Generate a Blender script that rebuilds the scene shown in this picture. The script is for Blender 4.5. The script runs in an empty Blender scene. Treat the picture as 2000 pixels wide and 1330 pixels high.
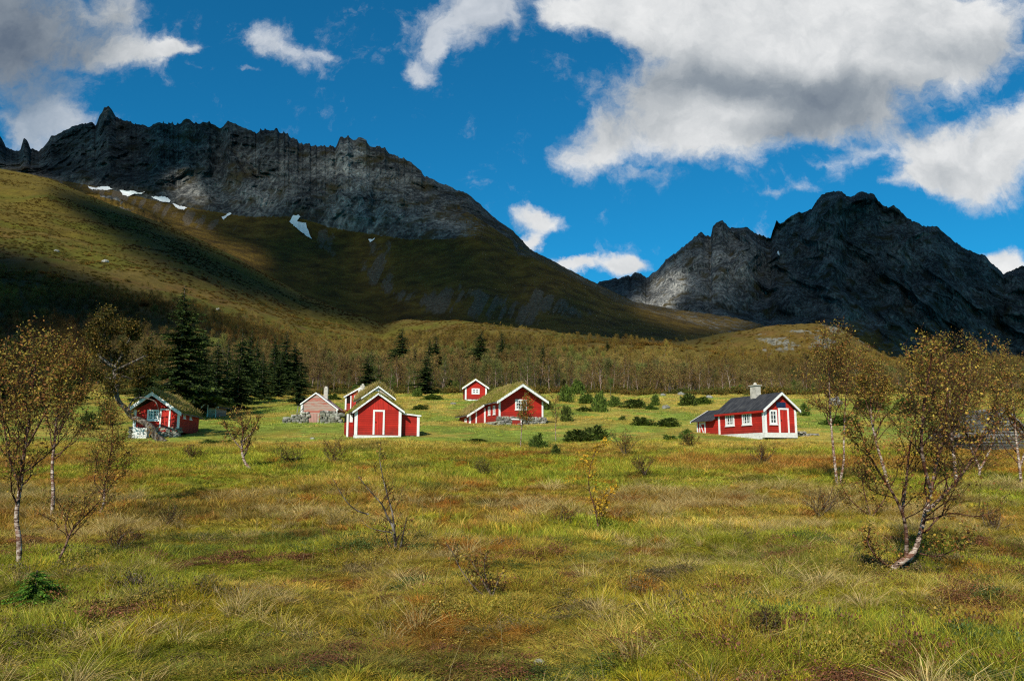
import bpy, math, random
import numpy as np
from mathutils import Vector, Matrix, Euler

# ------------------------------------------------------------------ basics
sc = bpy.context.scene
COL = sc.collection
FPX, PITCH, EYE = 1519.0, math.radians(8.8), 1.6
ct, st = math.cos(PITCH), math.sin(PITCH)
SUN_AZ, SUN_EL = math.radians(20), math.radians(35)          # sun behind the viewer, to the left
TOSUN = np.array([-math.sin(SUN_AZ) * math.cos(SUN_EL), -math.cos(SUN_AZ) * math.cos(SUN_EL), math.sin(SUN_EL)])

def uw(px, py):
    xc = (np.asarray(px, float) - 1000) / FPX; yc = (665 - np.asarray(py, float)) / FPX
    y = ct - st * yc
    return xc / y, (st + ct * yc) / y
def P(px, py, Y):
    u, w = uw(px, py)
    return np.stack(np.broadcast_arrays(u * Y, Y, EYE + w * Y), -1)
def pix(X, Y, Z):
    z = Z - EYE
    dep = Y * ct + z * st
    dep = np.where(dep < .1, .1, dep)
    return 1000 + FPX * X / dep, 665 - FPX * (-Y * st + z * ct) / dep

# ------------------------------------------------------------------ noise
def _h(ix, iy, iz, seed):
    h = (ix * 374761393 + iy * 668265263 + iz * 2147483647 + seed * 974634777) & 0xffffffff
    h = ((h ^ (h >> 13)) * 1274126177) & 0xffffffff
    h = ((h ^ (h >> 16)) * 2246822519) & 0xffffffff
    return ((h ^ (h >> 13)) & 0xffffff) / float(0xffffff)
def noise3(x, y, z, seed=0):
    x, y, z = [np.asarray(a, float) for a in (x, y, z)]
    x, y, z = np.broadcast_arrays(x, y, z)
    fx, fy, fz = np.floor(x), np.floor(y), np.floor(z)
    ix, iy, iz = fx.astype(np.int64), fy.astype(np.int64), fz.astype(np.int64)
    tx, ty, tz = x - fx, y - fy, z - fz
    tx, ty, tz = [t * t * t * (t * (t * 6 - 15) + 10) for t in (tx, ty, tz)]
    r = 0
    for dz in (0, 1):
        wz = tz if dz else 1 - tz
        for dy in (0, 1):
            wy = ty if dy else 1 - ty
            for dx in (0, 1):
                wx = tx if dx else 1 - tx
                r = r + wx * wy * wz * _h(ix + dx, iy + dy, iz + dz, seed)
    return r * 2 - 1
def fbm(x, y, z=0., o=4, seed=0, lac=2.03, gain=.5):
    a, s, t = 1., 0., 0.
    x, y, z = [np.asarray(q, float) for q in (x, y, z)]
    for i in range(o):
        s = s + a * noise3(x, y, z, seed + i * 17); t += a
        a *= gain; x, y, z = x * lac + 3.1, y * lac + 7.7, z * lac + 1.3
    return s / t
def ridged(x, y, z=0., o=4, seed=0):
    a, s, t = 1., 0., 0.
    x, y, z = [np.asarray(q, float) for q in (x, y, z)]
    for i in range(o):
        s = s + a * (1 - np.abs(noise3(x, y, z, seed + i * 31)) * 2); t += a
        a *= .5; x, y, z = x * 2.07 + 5.1, y * 2.07 + 1.7, z * 2.07 + 9.3
    return s / t
def sstep(a, b, x):
    t = np.clip((x - a) / (b - a), 0, 1)
    return t * t * (3 - 2 * t)
def lin(r, g, b):
    f = lambda c: (c / 255 / 12.92) if c / 255 <= .04045 else ((c / 255 + .055) / 1.055) ** 2.4
    return (f(r), f(g), f(b))

# ------------------------------------------------------------------ mesh helpers
def raw_mesh(name, V, faces, mats=(), cols=None, smooth=False, matidx=None):
    """faces: list of int arrays, each (n,3) or (n,4)."""
    me = bpy.data.meshes.new(name)
    V = np.asarray(V, np.float32)
    faces = [np.asarray(f, np.int32) for f in faces if len(f)]
    me.vertices.add(len(V)); me.vertices.foreach_set('co', V.ravel())
    loops = np.concatenate([f.ravel() for f in faces])
    tot = np.concatenate([np.full(len(f), f.shape[1], np.int32) for f in faces])
    start = np.concatenate([[0], np.cumsum(tot)[:-1]]).astype(np.int32)
    me.loops.add(len(loops)); me.loops.foreach_set('vertex_index', loops)
    me.polygons.add(len(tot)); me.polygons.foreach_set('loop_start', start)
    try: me.polygons.foreach_set('loop_total', tot)
    except Exception: pass
    me.polygons.foreach_set('use_smooth', np.full(len(tot), smooth, bool))
    if matidx is not None: me.polygons.foreach_set('material_index', np.asarray(matidx, np.int32))
    if cols is not None:
        a = me.color_attributes.new('Col', 'FLOAT_COLOR', 'POINT')
        c = np.ones((len(V), 4), np.float32); c[:, :cols.shape[1]] = cols
        a.data.foreach_set('color', c.ravel())
    for m in mats: me.materials.append(m)
    me.update(); me.validate()
    return me
def link(name, me, parent=None, loc=None):
    o = bpy.data.objects.new(name, me); COL.objects.link(o)
    if parent is not None: o.parent = parent
    if loc is not None: o.location = loc
    return o
def tag(o, label=None, cat=None, group=None, kind=None):
    if label: o['label'] = label
    if cat: o['category'] = cat
    if group: o['group'] = group
    if kind: o['kind'] = kind
    return o
def empty(name, loc, rz=0.):
    o = bpy.data.objects.new(name, None); COL.objects.link(o)
    o.location = loc; o.rotation_euler = (0, 0, rz); o.empty_display_size = .5
    return o
def grid_faces(nr, nc):
    i = np.arange(nr * nc).reshape(nr, nc)
    return np.stack([i[:-1, :-1], i[:-1, 1:], i[1:, 1:], i[1:, :-1]], -1).reshape(-1, 4)

# ------------------------------------------------------------------ material helpers
class NT:
    def __init__(s, tree): s.t = tree; s.n = tree.nodes; s.l = tree.links
    def new(s, t, **k):
        n = s.n.new(t)
        for a, v in k.items(): setattr(n, a, v)
        return n
    def put(s, sock, v):
        if v is None: return
        if isinstance(v, bpy.types.NodeSocket): s.l.new(v, sock)
        else:
            if hasattr(sock.default_value, '__len__') and not hasattr(v, '__len__'): v = (v,) * len(sock.default_value)
            if sock.type == 'RGBA' and len(v) == 3: v = (*v, 1)
            sock.default_value = v
    def math(s, op, a, b=None, c=None, clamp=False):
        n = s.new('ShaderNodeMath', operation=op, use_clamp=clamp)
        for i, v in enumerate((a, b, c)):
            if v is not None: s.put(n.inputs[i], v)
        return n.outputs[0]
    def vec(s, op, a, b=None, scale=None):
        n = s.new('ShaderNodeVectorMath', operation=op)
        s.put(n.inputs[0], a)
        if b is not None: s.put(n.inputs[1], b)
        if scale is not None: s.put(n.inputs['Scale'], scale)
        return n.outputs['Value'] if op in ('LENGTH', 'DOT_PRODUCT', 'DISTANCE') else n.outputs[0]
    def noise(s, vec, scale, detail=4, rough=.5, dist=0., dim='3D', out='Fac', lac=2.):
        n = s.new('ShaderNodeTexNoise', noise_dimensions=dim)
        if vec is not None: s.put(n.inputs['Vector'], vec)
        for k, v in (('Scale', scale), ('Detail', detail), ('Roughness', rough), ('Distortion', dist), ('Lacunarity', lac)): s.put(n.inputs[k], v)
        return n.outputs[out]
    def ramp(s, fac, pts, interp='LINEAR'):
        n = s.new('ShaderNodeValToRGB'); r = n.color_ramp; r.interpolation = interp
        while len(r.elements) < len(pts): r.elements.new(.5)
        for e, (p, c) in zip(r.elements, pts):
            e.position = p; e.color = (*c, 1) if hasattr(c, '__len__') else (c, c, c, 1)
        s.put(n.inputs[0], fac)
        return n.outputs[0]
    def mix(s, f, a, b, blend='MIX'):
        n = s.new('ShaderNodeMix', data_type='RGBA', blend_type=blend)
        s.put(n.inputs[0], f); s.put(n.inputs[6], a); s.put(n.inputs[7], b)
        return n.outputs[2]
    def mapr(s, v, a, b, c=0., d=1., interp='LINEAR'):
        n = s.new('ShaderNodeMapRange', interpolation_type=interp)
        for i, q in enumerate((v, a, b, c, d)): s.put(n.inputs[i], q)
        return n.outputs[0]
    def obj(s): return s.new('ShaderNodeTexCoord').outputs['Object']
    def scl(s, v, sc3):
        return s.vec('MULTIPLY', v, sc3)
    def attr(s, name, typ='GEOMETRY', out='Color'):
        n = s.new('ShaderNodeAttribute', attribute_name=name, attribute_type=typ)
        return n.outputs[out]
def material(name, fn, rough=.85, spec=.2):
    m = bpy.data.materials.new(name); m.use_nodes = True
    t = NT(m.node_tree); b = t.n['Principled BSDF']
    b.inputs['Roughness'].default_value = rough; b.inputs['Specular IOR Level'].default_value = spec
    fn(t, b)
    return m
def bump(t, b, h, strength=.5, dist=.02):
    n = t.new('ShaderNodeBump'); n.inputs['Strength'].default_value = strength; n.inputs['Distance'].default_value = dist
    t.put(n.inputs['Height'], h); t.l.new(n.outputs[0], b.inputs['Normal'])

# ------------------------------------------------------------------ 2D rasters in picture coordinates (shade survey of the valley)
RX, RY = np.meshgrid(np.arange(-400, 2401, 4), np.arange(-100, 1401, 4))
def inpoly(x, y, pts):
    r = np.zeros(np.shape(x), bool); n = len(pts); j = n - 1
    for i in range(n):
        xi, yi = pts[i]; xj, yj = pts[j]
        with np.errstate(divide='ignore', invalid='ignore'):
            c = ((yi > y) != (yj > y)) & (x < (xj - xi) * (y - yi) / ((yj - yi) or 1e-9) + xi)
        r ^= c; j = i
    return r
def blur(a, k):
    a = a.astype(float)
    for _ in range(2):
        for ax in (0, 1):
            c = np.cumsum(np.concatenate([np.repeat(a.take([0], ax), k + 1, ax), a, np.repeat(a.take([-1], ax), k, ax)], ax), ax)
            n = a.shape[ax]
            a = (c.take(range(2 * k + 1, 2 * k + 1 + n), ax) - c.take(range(0, n), ax)) / (2 * k + 1)
    return a
def sample(R, px, py):
    fx = np.clip((px + 400) / 4, 0, RX.shape[1] - 1.001); fy = np.clip((py + 100) / 4, 0, RX.shape[0] - 1.001)
    ix, iy = fx.astype(int), fy.astype(int); tx, ty = fx - ix, fy - iy
    return (R[iy, ix] * (1 - tx) + R[iy, ix + 1] * tx) * (1 - ty) + (R[iy + 1, ix] * (1 - tx) + R[iy + 1, ix + 1] * tx) * ty
# ------------------------------------------------------------------ ground height
YN = np.array([-60, 0, 6, 12, 20, 30, 40, 57, 75, 90, 108, 130, 150])
ZN = np.array([-1., 0, 0, .03, .3, .9, 1.69, 3.21, 5.33, 7.4, 9.9, 12.6, 15.3])
CREST = [(-900, 240, 1400), (-300, 290, 1350), (0, 330, 1300), (95, 348, 1280), (157, 374, 1260), (210, 397, 1240), (300, 430, 1200), (380, 463, 1160), (465, 505, 1100),
         (525, 540, 1050), (595, 578, 1000), (665, 605, 950), (700, 617, 920), (749, 635, 900), (790, 625, 850), (913, 631, 800), (995, 641, 750), (1200, 662, 700),
         (1330, 665, 680), (1420, 648, 650), (1500, 634, 620), (1600, 629, 600), (1640, 638, 600), (1680, 662, 600), (1720, 686, 600),
         (1770, 710, 600), (1900, 716, 600), (2000, 720, 600), (2400, 730, 600), (3000, 735, 600)]
_c = np.array(CREST, float); _cu, _cw = uw(_c[:, 0], _c[:, 1])
def crest(u):
    return np.interp(u, _cu, _c[:, 2]), np.interp(u, _cu, EYE + _cw * _c[:, 2])
def G(X, Y, rough=True):
    X, Y = np.asarray(X, float), np.asarray(Y, float)
    Zs = sum(np.interp(Y * k, YN, ZN) for k in (.86, .93, 1., 1.07, 1.14)) / 5 * 1.0
    u = X / np.maximum(Y, 25)
    Yc, Zc = crest(u)
    t = np.clip((Y - 130) / (Yc - 130), 0, 1)
    knoll = np.exp(-((u - .37) / .1) ** 2)
    pw = 1.18 + .55 * knoll
    Zf = 12.6 + (Zc - 12.6) * (.25 * t + .75 * t ** (pw + .1))
    bk = np.maximum(Y - Yc, 0)
    Zf = np.where(Y > Yc, np.maximum(Zc - bk * .38 - bk * bk * .0006, 20), Zf)
    k = sstep(118, 150, Y)
    Z = Zs * (1 - k) + Zf * k
    if rough:
        f = sstep(2, 8, Y + 4)
        Z = Z + f * (.17 * fbm(X / 1.3, Y / 1.3, 0, 3, 5) * (1 - sstep(25, 60, Y)) + .16 * fbm(X / 6, Y / 6, 0, 3, 8) * (1 - .6 * sstep(30, 60, Y)))
        m = sstep(110, 160, Y) * (1 - sstep(.96, 1.0, Y / Yc) * .8)
        Z = Z + m * (1.2 * fbm(X / 28, Y / 28, 0, 4, 11))
        m2 = sstep(200, 420, Y) * np.clip(1 - np.abs(Y / Yc - 1) * 0 , 0, 1) * (1 - sstep(.85, 1.0, Y / Yc) * .85)
        Z = Z + m2 * (15 * fbm(X / 150, Y / 150, 0, 4, 21) + 3 * ridged(X / 45, Y / 45, 0, 3, 25))
    return Z
def gp(px, py):
    """the ground point seen at a place of the survey picture."""
    u, w = uw(px, py)
    Ys = np.concatenate([np.arange(3, 150, .1), np.arange(150, 1400, 1.)])
    d = EYE + w * Ys - G(u * Ys, Ys)
    i = np.argmax(d < 0)
    Y = Ys[i]
    return np.array([u * Y, Y, float(G(u * Y, Y))])
def gz(x, y): return float(G(np.array(x), np.array(y)))

# ------------------------------------------------------------------ shade of the clouds on the valley
def raster(polys, k=3):
    m = np.zeros(RX.shape)
    for p in polys: m = np.maximum(m, inpoly(RX, RY, p))
    return blur(m, k)
wx = 14 * fbm(RX / 60., RY / 40., 0, 3, 91); wy = 10 * fbm(RX / 50., RY / 35., 5, 3, 93)
def raster_w(polys, k=3):
    m = np.zeros(RX.shape)
    for p in polys: m = np.maximum(m, inpoly(RX + wx, RY + wy, p))
    return blur(m, k)
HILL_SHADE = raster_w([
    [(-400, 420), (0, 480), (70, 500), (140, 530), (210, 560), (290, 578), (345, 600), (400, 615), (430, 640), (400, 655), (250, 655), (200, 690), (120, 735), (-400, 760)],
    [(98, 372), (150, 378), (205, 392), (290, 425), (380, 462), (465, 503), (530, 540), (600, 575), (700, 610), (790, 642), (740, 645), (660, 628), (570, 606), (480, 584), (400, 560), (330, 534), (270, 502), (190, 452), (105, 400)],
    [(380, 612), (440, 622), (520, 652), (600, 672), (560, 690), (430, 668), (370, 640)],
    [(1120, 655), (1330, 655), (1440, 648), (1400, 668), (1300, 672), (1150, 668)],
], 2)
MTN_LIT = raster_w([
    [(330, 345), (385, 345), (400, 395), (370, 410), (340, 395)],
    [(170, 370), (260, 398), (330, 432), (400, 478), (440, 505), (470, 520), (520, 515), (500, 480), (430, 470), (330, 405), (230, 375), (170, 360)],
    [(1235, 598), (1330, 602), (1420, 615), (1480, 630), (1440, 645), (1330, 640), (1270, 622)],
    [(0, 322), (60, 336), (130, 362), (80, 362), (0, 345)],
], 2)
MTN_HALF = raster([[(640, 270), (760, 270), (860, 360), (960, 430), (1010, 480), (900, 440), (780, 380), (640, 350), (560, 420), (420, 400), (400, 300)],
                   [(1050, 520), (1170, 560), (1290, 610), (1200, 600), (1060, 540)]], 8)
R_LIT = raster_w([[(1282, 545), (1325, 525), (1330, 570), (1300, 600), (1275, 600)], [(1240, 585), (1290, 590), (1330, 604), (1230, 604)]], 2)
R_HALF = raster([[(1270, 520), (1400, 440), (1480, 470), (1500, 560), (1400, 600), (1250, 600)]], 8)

# ------------------------------------------------------------------ mountain sheets
def smooth_line(pts):
    a = np.array(pts, float)
    return lambda x: np.interp(x, a[:, 0], a[:, 1])
def make_sheet(px, ridge_py, foot_py, Yf, Yr, nv, vc, disp):
    """px (nc), returns pixel rows, distances. vc: where the cliff starts (0..1), arrays per column."""
    v = np.linspace(0, 1, nv)[:, None]
    py = foot_py[None] + (ridge_py - foot_py)[None] * v
    t = np.where(v < vc[None], .62 * v / vc[None], .62 + .38 * ((v - vc[None]) / (1 - vc[None])) ** 1.0)
    Y = Yf[None] + (Yr - Yf)[None] * t
    PX = np.broadcast_to(px[None], py.shape)
    u, w = uw(PX, py)
    Y = Y - disp(u * Y, Y, EYE + w * Y, v, vc[None])
    return PX, py, Y
SHEETS = {}
deck_pts, deck_sh = [], []
def add_sheet(name, PX, PY, Y, cols, mat, label, shade, back=6, step=120, drop=.9):
    pts = P(PX, PY, Y)
    nr, nc = Y.shape
    last = pts[-1]; rows = [pts.reshape(-1, 3)]; c = [cols.reshape(-1, cols.shape[-1])]
    for k in range(1, back + 1):
        q = last.copy(); q[:, 1] += k * step; q[:, 0] *= q[:, 1] / last[:, 1]; q[:, 2] = last[:, 2] - k * step * drop - 8
        rows.append(q); c.append(cols[-1])
    me = raw_mesh(name, np.concatenate(rows), [grid_faces(nr + back, nc)], [mat], np.concatenate(c), smooth=False)
    o = link(name, me); tag(o, label, kind='structure')
    SHEETS[name] = (PX, PY, Y)
    deck_pts.append(pts[::3, ::3].reshape(-1, 3)); deck_sh.append(shade[::3, ::3].ravel())
    return o

# rock, scree and mountain grass share one material driven by colour masks: R rock, G scree, B brightness of the rock (far mountain: with painted sunlight), A unused
def mtn_mat(t, b):
    g = t.new('ShaderNodeNewGeometry'); pos = g.outputs['Position']
    c = t.new('ShaderNodeSeparateColor'); t.l.new(t.attr('Col'), c.inputs[0])
    big = t.noise(t.scl(pos, (1 / 130, 1 / 130, 1 / 260)), 1, 6, .62, .4)
    fine = t.noise(t.scl(pos, (1 / 17, 1 / 17, 1 / 46)), 1, 7, .68, .6)
    vn = t.noise(t.scl(pos, (1 / 9, 1 / 9, 1 / 90)), 1, 4, .6, .3)
    strata = t.noise(t.scl(pos, (1 / 160, 1 / 160, 1 / 11)), 1, 4, .6, .8)
    rk = t.math('ADD', t.math('MULTIPLY', big, .3), t.math('ADD', t.math('MULTIPLY', fine, .4), t.math('ADD', t.math('MULTIPLY', vn, .2), t.math('MULTIPLY', strata, .1))))
    rock = t.ramp(rk, [(.38, lin(24, 25, 27)), (.46, lin(54, 56, 57)), (.53, lin(98, 99, 97)), (.64, lin(158, 156, 149))])
    rock = t.mix(t.mapr(t.noise(pos, 1 / 70, 5, .6), .52, .66), rock, lin(60, 54, 36))
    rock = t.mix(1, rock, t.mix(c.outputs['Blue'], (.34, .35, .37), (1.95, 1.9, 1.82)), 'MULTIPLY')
    gn = t.noise(pos, 1 / 40, 8, .66)
    grass = t.ramp(gn, [(.3, lin(52, 42, 20)), (.46, lin(80, 64, 28)), (.56, lin(96, 78, 30)), (.7, lin(112, 90, 44))])
    scree = t.ramp(t.noise(pos, 1 / 6, 6, .75), [(.3, lin(58, 52, 42)), (.5, lin(92, 82, 66)), (.7, lin(126, 114, 96))])
    edge = t.math('ADD', c.outputs['Red'], t.math('MULTIPLY', t.math('SUBTRACT', fine, .5), .9))
    sedge = t.math('ADD', c.outputs['Green'], t.math('MULTIPLY', t.math('SUBTRACT', t.noise(t.scl(pos, (1 / 26, 1 / 90, 1 / 90)), 1, 7, .7, .5), .5), 2.2))
    col = t.mix(t.mapr(sedge, .45, .75), grass, scree)
    col = t.mix(t.mapr(edge, .42, .56), col, rock)
    t.put(b.inputs['Base Color'], col)
    bump(t, b, t.math('ADD', t.math('MULTIPLY', fine, 1.), t.math('MULTIPLY', vn, .8)), .9, 9.)
M_MTN = material('mountain_rock', mtn_mat, .95, .1)

def masks(shape, rock, scree, bright):
    return np.stack([np.broadcast_to(np.clip(a, 0, 1), shape) for a in (rock, scree, bright)], -1)

# main mountain on the left
RM = [(-500, 330), (-250, 290), (-100, 275), (-30, 285), (0, 268), (12, 290), (30, 296), (40, 294), (46, 272), (52, 272), (60, 292), (75, 297), (88, 284), (100, 268), (120, 259), (140, 250), (160, 243), (180, 238), (186, 246), (196, 226), (204, 212),
      (211, 209), (219, 216), (226, 229), (240, 236), (262, 243), (285, 246), (296, 252), (304, 242), (320, 240), (345, 246), (360, 240), (372, 238), (395, 246), (410, 241), (430, 250), (445, 243), (470, 248),
      (500, 262), (508, 255), (530, 254), (560, 264), (575, 275), (590, 285), (620, 286), (655, 290), (664, 272), (680, 269), (692, 275), (700, 269), (712, 271), (722, 285), (752, 291), (762, 304), (790, 312), (812, 325), (830, 345),
      (890, 371), (915, 380), (940, 402), (965, 425), (1000, 450), (1020, 470), (1035, 487), (1100, 521), (1160, 552), (1240, 590), (1330, 606), (1420, 618), (1480, 632), (1560, 660)]
pxm = np.linspace(-300, 1540, 1050)
r = smooth_line(RM)(pxm)
k = 1 - sstep(620, 1000, pxm) * .75
sp = np.abs(noise3(pxm / 9., 3.3, 0, 3)); sp2 = noise3(pxm / 4., 1.3, 0, 4)
r = r - k * (8 * np.maximum(.45 - sp, 0) * sstep(200, 330, pxm) + 5 * np.maximum(.4 - sp, 0) + 1.6 * sp2 + 1.4 * noise3(pxm / 18., 8.8, 0, 5))
cl = smooth_line([(-300, 330), (0, 330), (100, 350), (200, 368), (350, 404), (480, 425), (560, 425), (600, 432), (650, 447), (720, 458), (800, 470), (870, 468), (940, 470), (1000, 500), (1040, 505), (1100, 535), (1200, 590), (1540, 690)])(pxm)
ft = np.interp(pxm, _c[:, 0], _c[:, 1]) + 40
Yf = np.interp(pxm, [-300, 0, 700, 1100, 1540], [1700, 1650, 1350, 1050, 950])
Yr = np.interp(pxm, [-300, 0, 700, 1100, 1540], [2700, 2700, 2450, 2150, 1900])
vc = np.clip((ft - cl) / (ft - r), .25, .93)
def disp_m(X, Y, Z, v, vc):
    a = sstep(vc - .04, vc + .12, v); k = 1 - sstep(900, 1400, np.broadcast_to(pxm[None], X.shape)) * .7
    wq = fbm(X / 260, Z / 200, 0, 4, 55)
    q = X + .35 * Z + 130 * wq
    big = ridged(q / 330, Y * 0 + 2, Z / 1100, 3, 41) * 75 + ridged(q / 120, 1., Z / 420, 4, 43) * 34
    med = ridged(q / 46, 3., Z / 90, 3, 47) * 11 + fbm(X / 14, 0, Z / 22, 3, 49) * 7 + ridged((X - Z * .6) / 190, 1., (Z + .25 * X) / 42, 3, 59) * 14
    low = fbm(X / 220, 4., Z / 200, 4, 51) * 45 + ridged(X / 90, 2, Z / 300, 3, 53) * 10
    return ((big + med) * a + low * (1 - a) * .8) * k * (1 - .85 * sstep(.965, 1., v))
PX, PY, Y = make_sheet(pxm, r, ft, Yf, Yr, 430, vc, disp_m)
V_ = np.linspace(0, 1, 430)[:, None]
rock = sstep(-.02, .03, V_ - vc[None]) * (1 - sstep(840, 1060, PX) * .55) - .35 * inpoly(PX, PY, [(880, 390), (1000, 470), (1020, 520), (860, 520), (900, 450), (830, 400)])
scp = [[(700, 530), (730, 500), (770, 520), (760, 560), (800, 570), (900, 560), (1000, 580), (1060, 610), (1050, 640), (950, 620), (840, 610), (760, 580)],
       [(1020, 560), (1060, 565), (1160, 620), (1120, 625), (1040, 600)], [(610, 440), (640, 450), (660, 510), (620, 480)], [(0, 300), (150, 350), (260, 375), (360, 405), (380, 440), (330, 430), (200, 385), (60, 345)], [(350, 400), (420, 430), (480, 450), (440, 460), (370, 440)],
       [(715, 460), (735, 470), (760, 520), (745, 520)], [(755, 470), (765, 470), (770, 500), (762, 520), (755, 500)], [(822, 470), (830, 500), (822, 560), (817, 560), (822, 505)]]
scree = sum(sample(raster([p], 2), PX, PY) for p in scp)
scree = scree * np.clip(.75 + 1.5 * fbm((PX + PY * .5) / 9, (PY - PX * .2) / 70, 0, 4, 63), 0, 1.1) + .2 * sstep(.2, .5, fbm((PX - PY * .4) / 9, PY / 60, 0, 4, 64)) * sstep(480, 600, PX)
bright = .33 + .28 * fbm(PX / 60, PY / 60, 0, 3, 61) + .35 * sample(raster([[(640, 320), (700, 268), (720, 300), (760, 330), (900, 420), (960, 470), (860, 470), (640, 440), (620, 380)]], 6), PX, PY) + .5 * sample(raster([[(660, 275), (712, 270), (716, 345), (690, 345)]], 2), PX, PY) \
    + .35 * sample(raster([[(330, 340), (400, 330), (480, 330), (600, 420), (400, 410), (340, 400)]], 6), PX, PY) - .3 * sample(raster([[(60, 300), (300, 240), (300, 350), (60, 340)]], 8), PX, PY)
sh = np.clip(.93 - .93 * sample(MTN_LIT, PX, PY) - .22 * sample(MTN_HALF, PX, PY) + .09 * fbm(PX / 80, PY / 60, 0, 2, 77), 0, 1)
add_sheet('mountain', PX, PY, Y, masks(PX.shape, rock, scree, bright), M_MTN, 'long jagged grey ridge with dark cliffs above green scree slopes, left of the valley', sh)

# lit spur between the near hill and the main mountain
pxs = np.linspace(120, 560, 260)
r = smooth_line([(120, 372), (185, 380), (230, 388), (262, 402), (300, 420), (330, 440), (402, 484), (440, 508), (480, 525), (530, 560), (560, 590)])(pxs) - 2.5 * np.abs(noise3(pxs / 12., 2, 0, 7)) - 1.2 * noise3(pxs / 4., 2, 0, 8)
ft = np.interp(pxs, _c[:, 0], _c[:, 1]) + 30
def disp_s(X, Y, Z, v, vc): return (fbm(X / 60, 1, Z / 60, 4, 57) * 22 + ridged(X / 25, 1, Z / 30, 3, 58) * 4) * (1 - sstep(.95, 1, v))
PX, PY, Y = make_sheet(pxs, r, np.maximum(ft, r + 12), np.full(260, 1330.), np.full(260, 1480.), 90, np.full(260, .5), disp_s)
sh = sstep(470, 540, PX) * .9 * sstep(500, 530, PY)
add_sheet('hill_spur', PX, PY, Y, masks(PX.shape, .18 + .5 * sstep(.1, .5, fbm(PX / 30, PY / 16, 0, 3, 66)), PX * 0, .5), M_MTN, 'small sunlit grassy spur behind the crest of the left hill', sh, 5, 40, .5)

# dark twin-peaked mountain on the right
RR = [(1080, 600), (1150, 560), (1172, 552), (1200, 544), (1232, 540), (1240, 532), (1252, 536), (1262, 544), (1272, 536), (1285, 527), (1300, 508), (1318, 497), (1340, 478), (1360, 463), (1369, 454), (1378, 461), (1388, 463), (1392, 444), (1400, 437), (1411, 434), (1425, 446), (1445, 446),
      (1460, 444), (1475, 455), (1505, 467), (1512, 445), (1517, 433), (1524, 438), (1545, 422), (1560, 416), (1585, 412), (1592, 395), (1605, 380), (1625, 374), (1640, 374), (1655, 384), (1663, 387), (1675, 377), (1690, 376), (1705, 380), (1722, 398), (1735, 407),
      (1745, 402), (1755, 410), (1772, 426), (1800, 441), (1830, 444), (1850, 460), (1880, 484), (1905, 497), (1925, 500), (1945, 522), (1960, 535), (1975, 530), (1995, 520), (2030, 515), (2100, 500), (2250, 470), (2500, 430)]
pxr = np.linspace(1090, 2480, 900)
r = smooth_line(RR)(pxr)
sp = np.abs(noise3(pxr / 8., 5.3, 0, 13))
r = r - (6 * np.maximum(.42 - sp, 0) + 1.3 * noise3(pxr / 3.5, 1.3, 0, 14) + 1.6 * noise3(pxr / 14., 8.8, 0, 15))
ft = smooth_line([(1090, 640), (1300, 660), (1500, 690), (1700, 740), (1900, 770), (2500, 800)])(pxr)
Yf = np.full(900, 2500.); Yr = np.interp(pxr, [1090, 1300, 1500, 1650, 2000, 2480], [4700, 4200, 4100, 3900, 3600, 3300])
def disp_r(X, Y, Z, v, vc):
    wq = fbm(X / 400, Z / 300, 0, 4, 155) * 190
    q = X - .5 * Z + wq
    q2 = X + .45 * Z + wq
    big = ridged(q / 420, 2., Z / 1500, 3, 141) * 190 + ridged(q2 / 190, 1., Z / 700, 4, 143) * 75
    med = ridged(q / 60, 3., Z / 200, 3, 147) * 18 + fbm(X / 20, 0, Z / 40, 3, 149) * 8
    return (big + med) * sstep(0, .3, v) * (1 - .9 * sstep(.96, 1., v))
vc = np.full(900, .3)
PX, PY, Y = make_sheet(pxr, r, ft, Yf, Yr, 340, vc, disp_r)
V_ = np.linspace(0, 1, 340)[:, None]
rock = .95 - .5 * sample(raster([[(1500, 620), (1700, 600), (1900, 640), (2100, 760), (1500, 760)]], 12), PX, PY) + .2 * fbm(PX / 50, PY / 40, 0, 3, 68)
bright = .22 + .16 * fbm(PX / 50, PY / 90, 0, 3, 69) + .3 * sample(R_HALF, PX, PY) + .9 * sample(R_LIT, PX, PY)  # sunlit spots from the lit masks are painted into the rock brightness
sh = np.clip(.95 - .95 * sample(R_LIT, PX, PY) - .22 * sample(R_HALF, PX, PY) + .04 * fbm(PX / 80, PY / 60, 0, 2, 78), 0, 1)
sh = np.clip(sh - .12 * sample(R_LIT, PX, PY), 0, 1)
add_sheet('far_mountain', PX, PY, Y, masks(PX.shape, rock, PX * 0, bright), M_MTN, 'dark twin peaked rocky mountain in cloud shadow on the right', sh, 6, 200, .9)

# ------------------------------------------------------------------ snow patches lying on the mountains
def snow_mat(t, b):
    n = t.noise(t.obj(), .09, 5, .6)
    t.put(b.inputs['Base Color'], t.ramp(n, [(.3, (.84, .84, .82)), (.55, (.97, .96, .93))]))
    bump(t, b, n, .4, 2.)
M_SNOW = material('old_snow', snow_mat, .6, .2)
def on_sheet(name, px, py):
    PX, PY, Y = SHEETS[name]
    j = np.clip(np.searchsorted(PX[0], px) - 1, 0, PX.shape[1] - 2)
    f, rr = PY[0, j], PY[-1, j]
    v = np.clip((py - f) / (rr - f) * (PX.shape[0] - 1), 0, PX.shape[0] - 1.001)
    i = v.astype(int); ty = v - i; tx = (px - PX[0, j]) / (PX[0, j + 1] - PX[0, j])
    return (Y[i, j] * (1 - tx) + Y[i, j + 1] * tx) * (1 - ty) + (Y[i + 1, j] * (1 - tx) + Y[i + 1, j + 1] * tx) * ty
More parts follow.
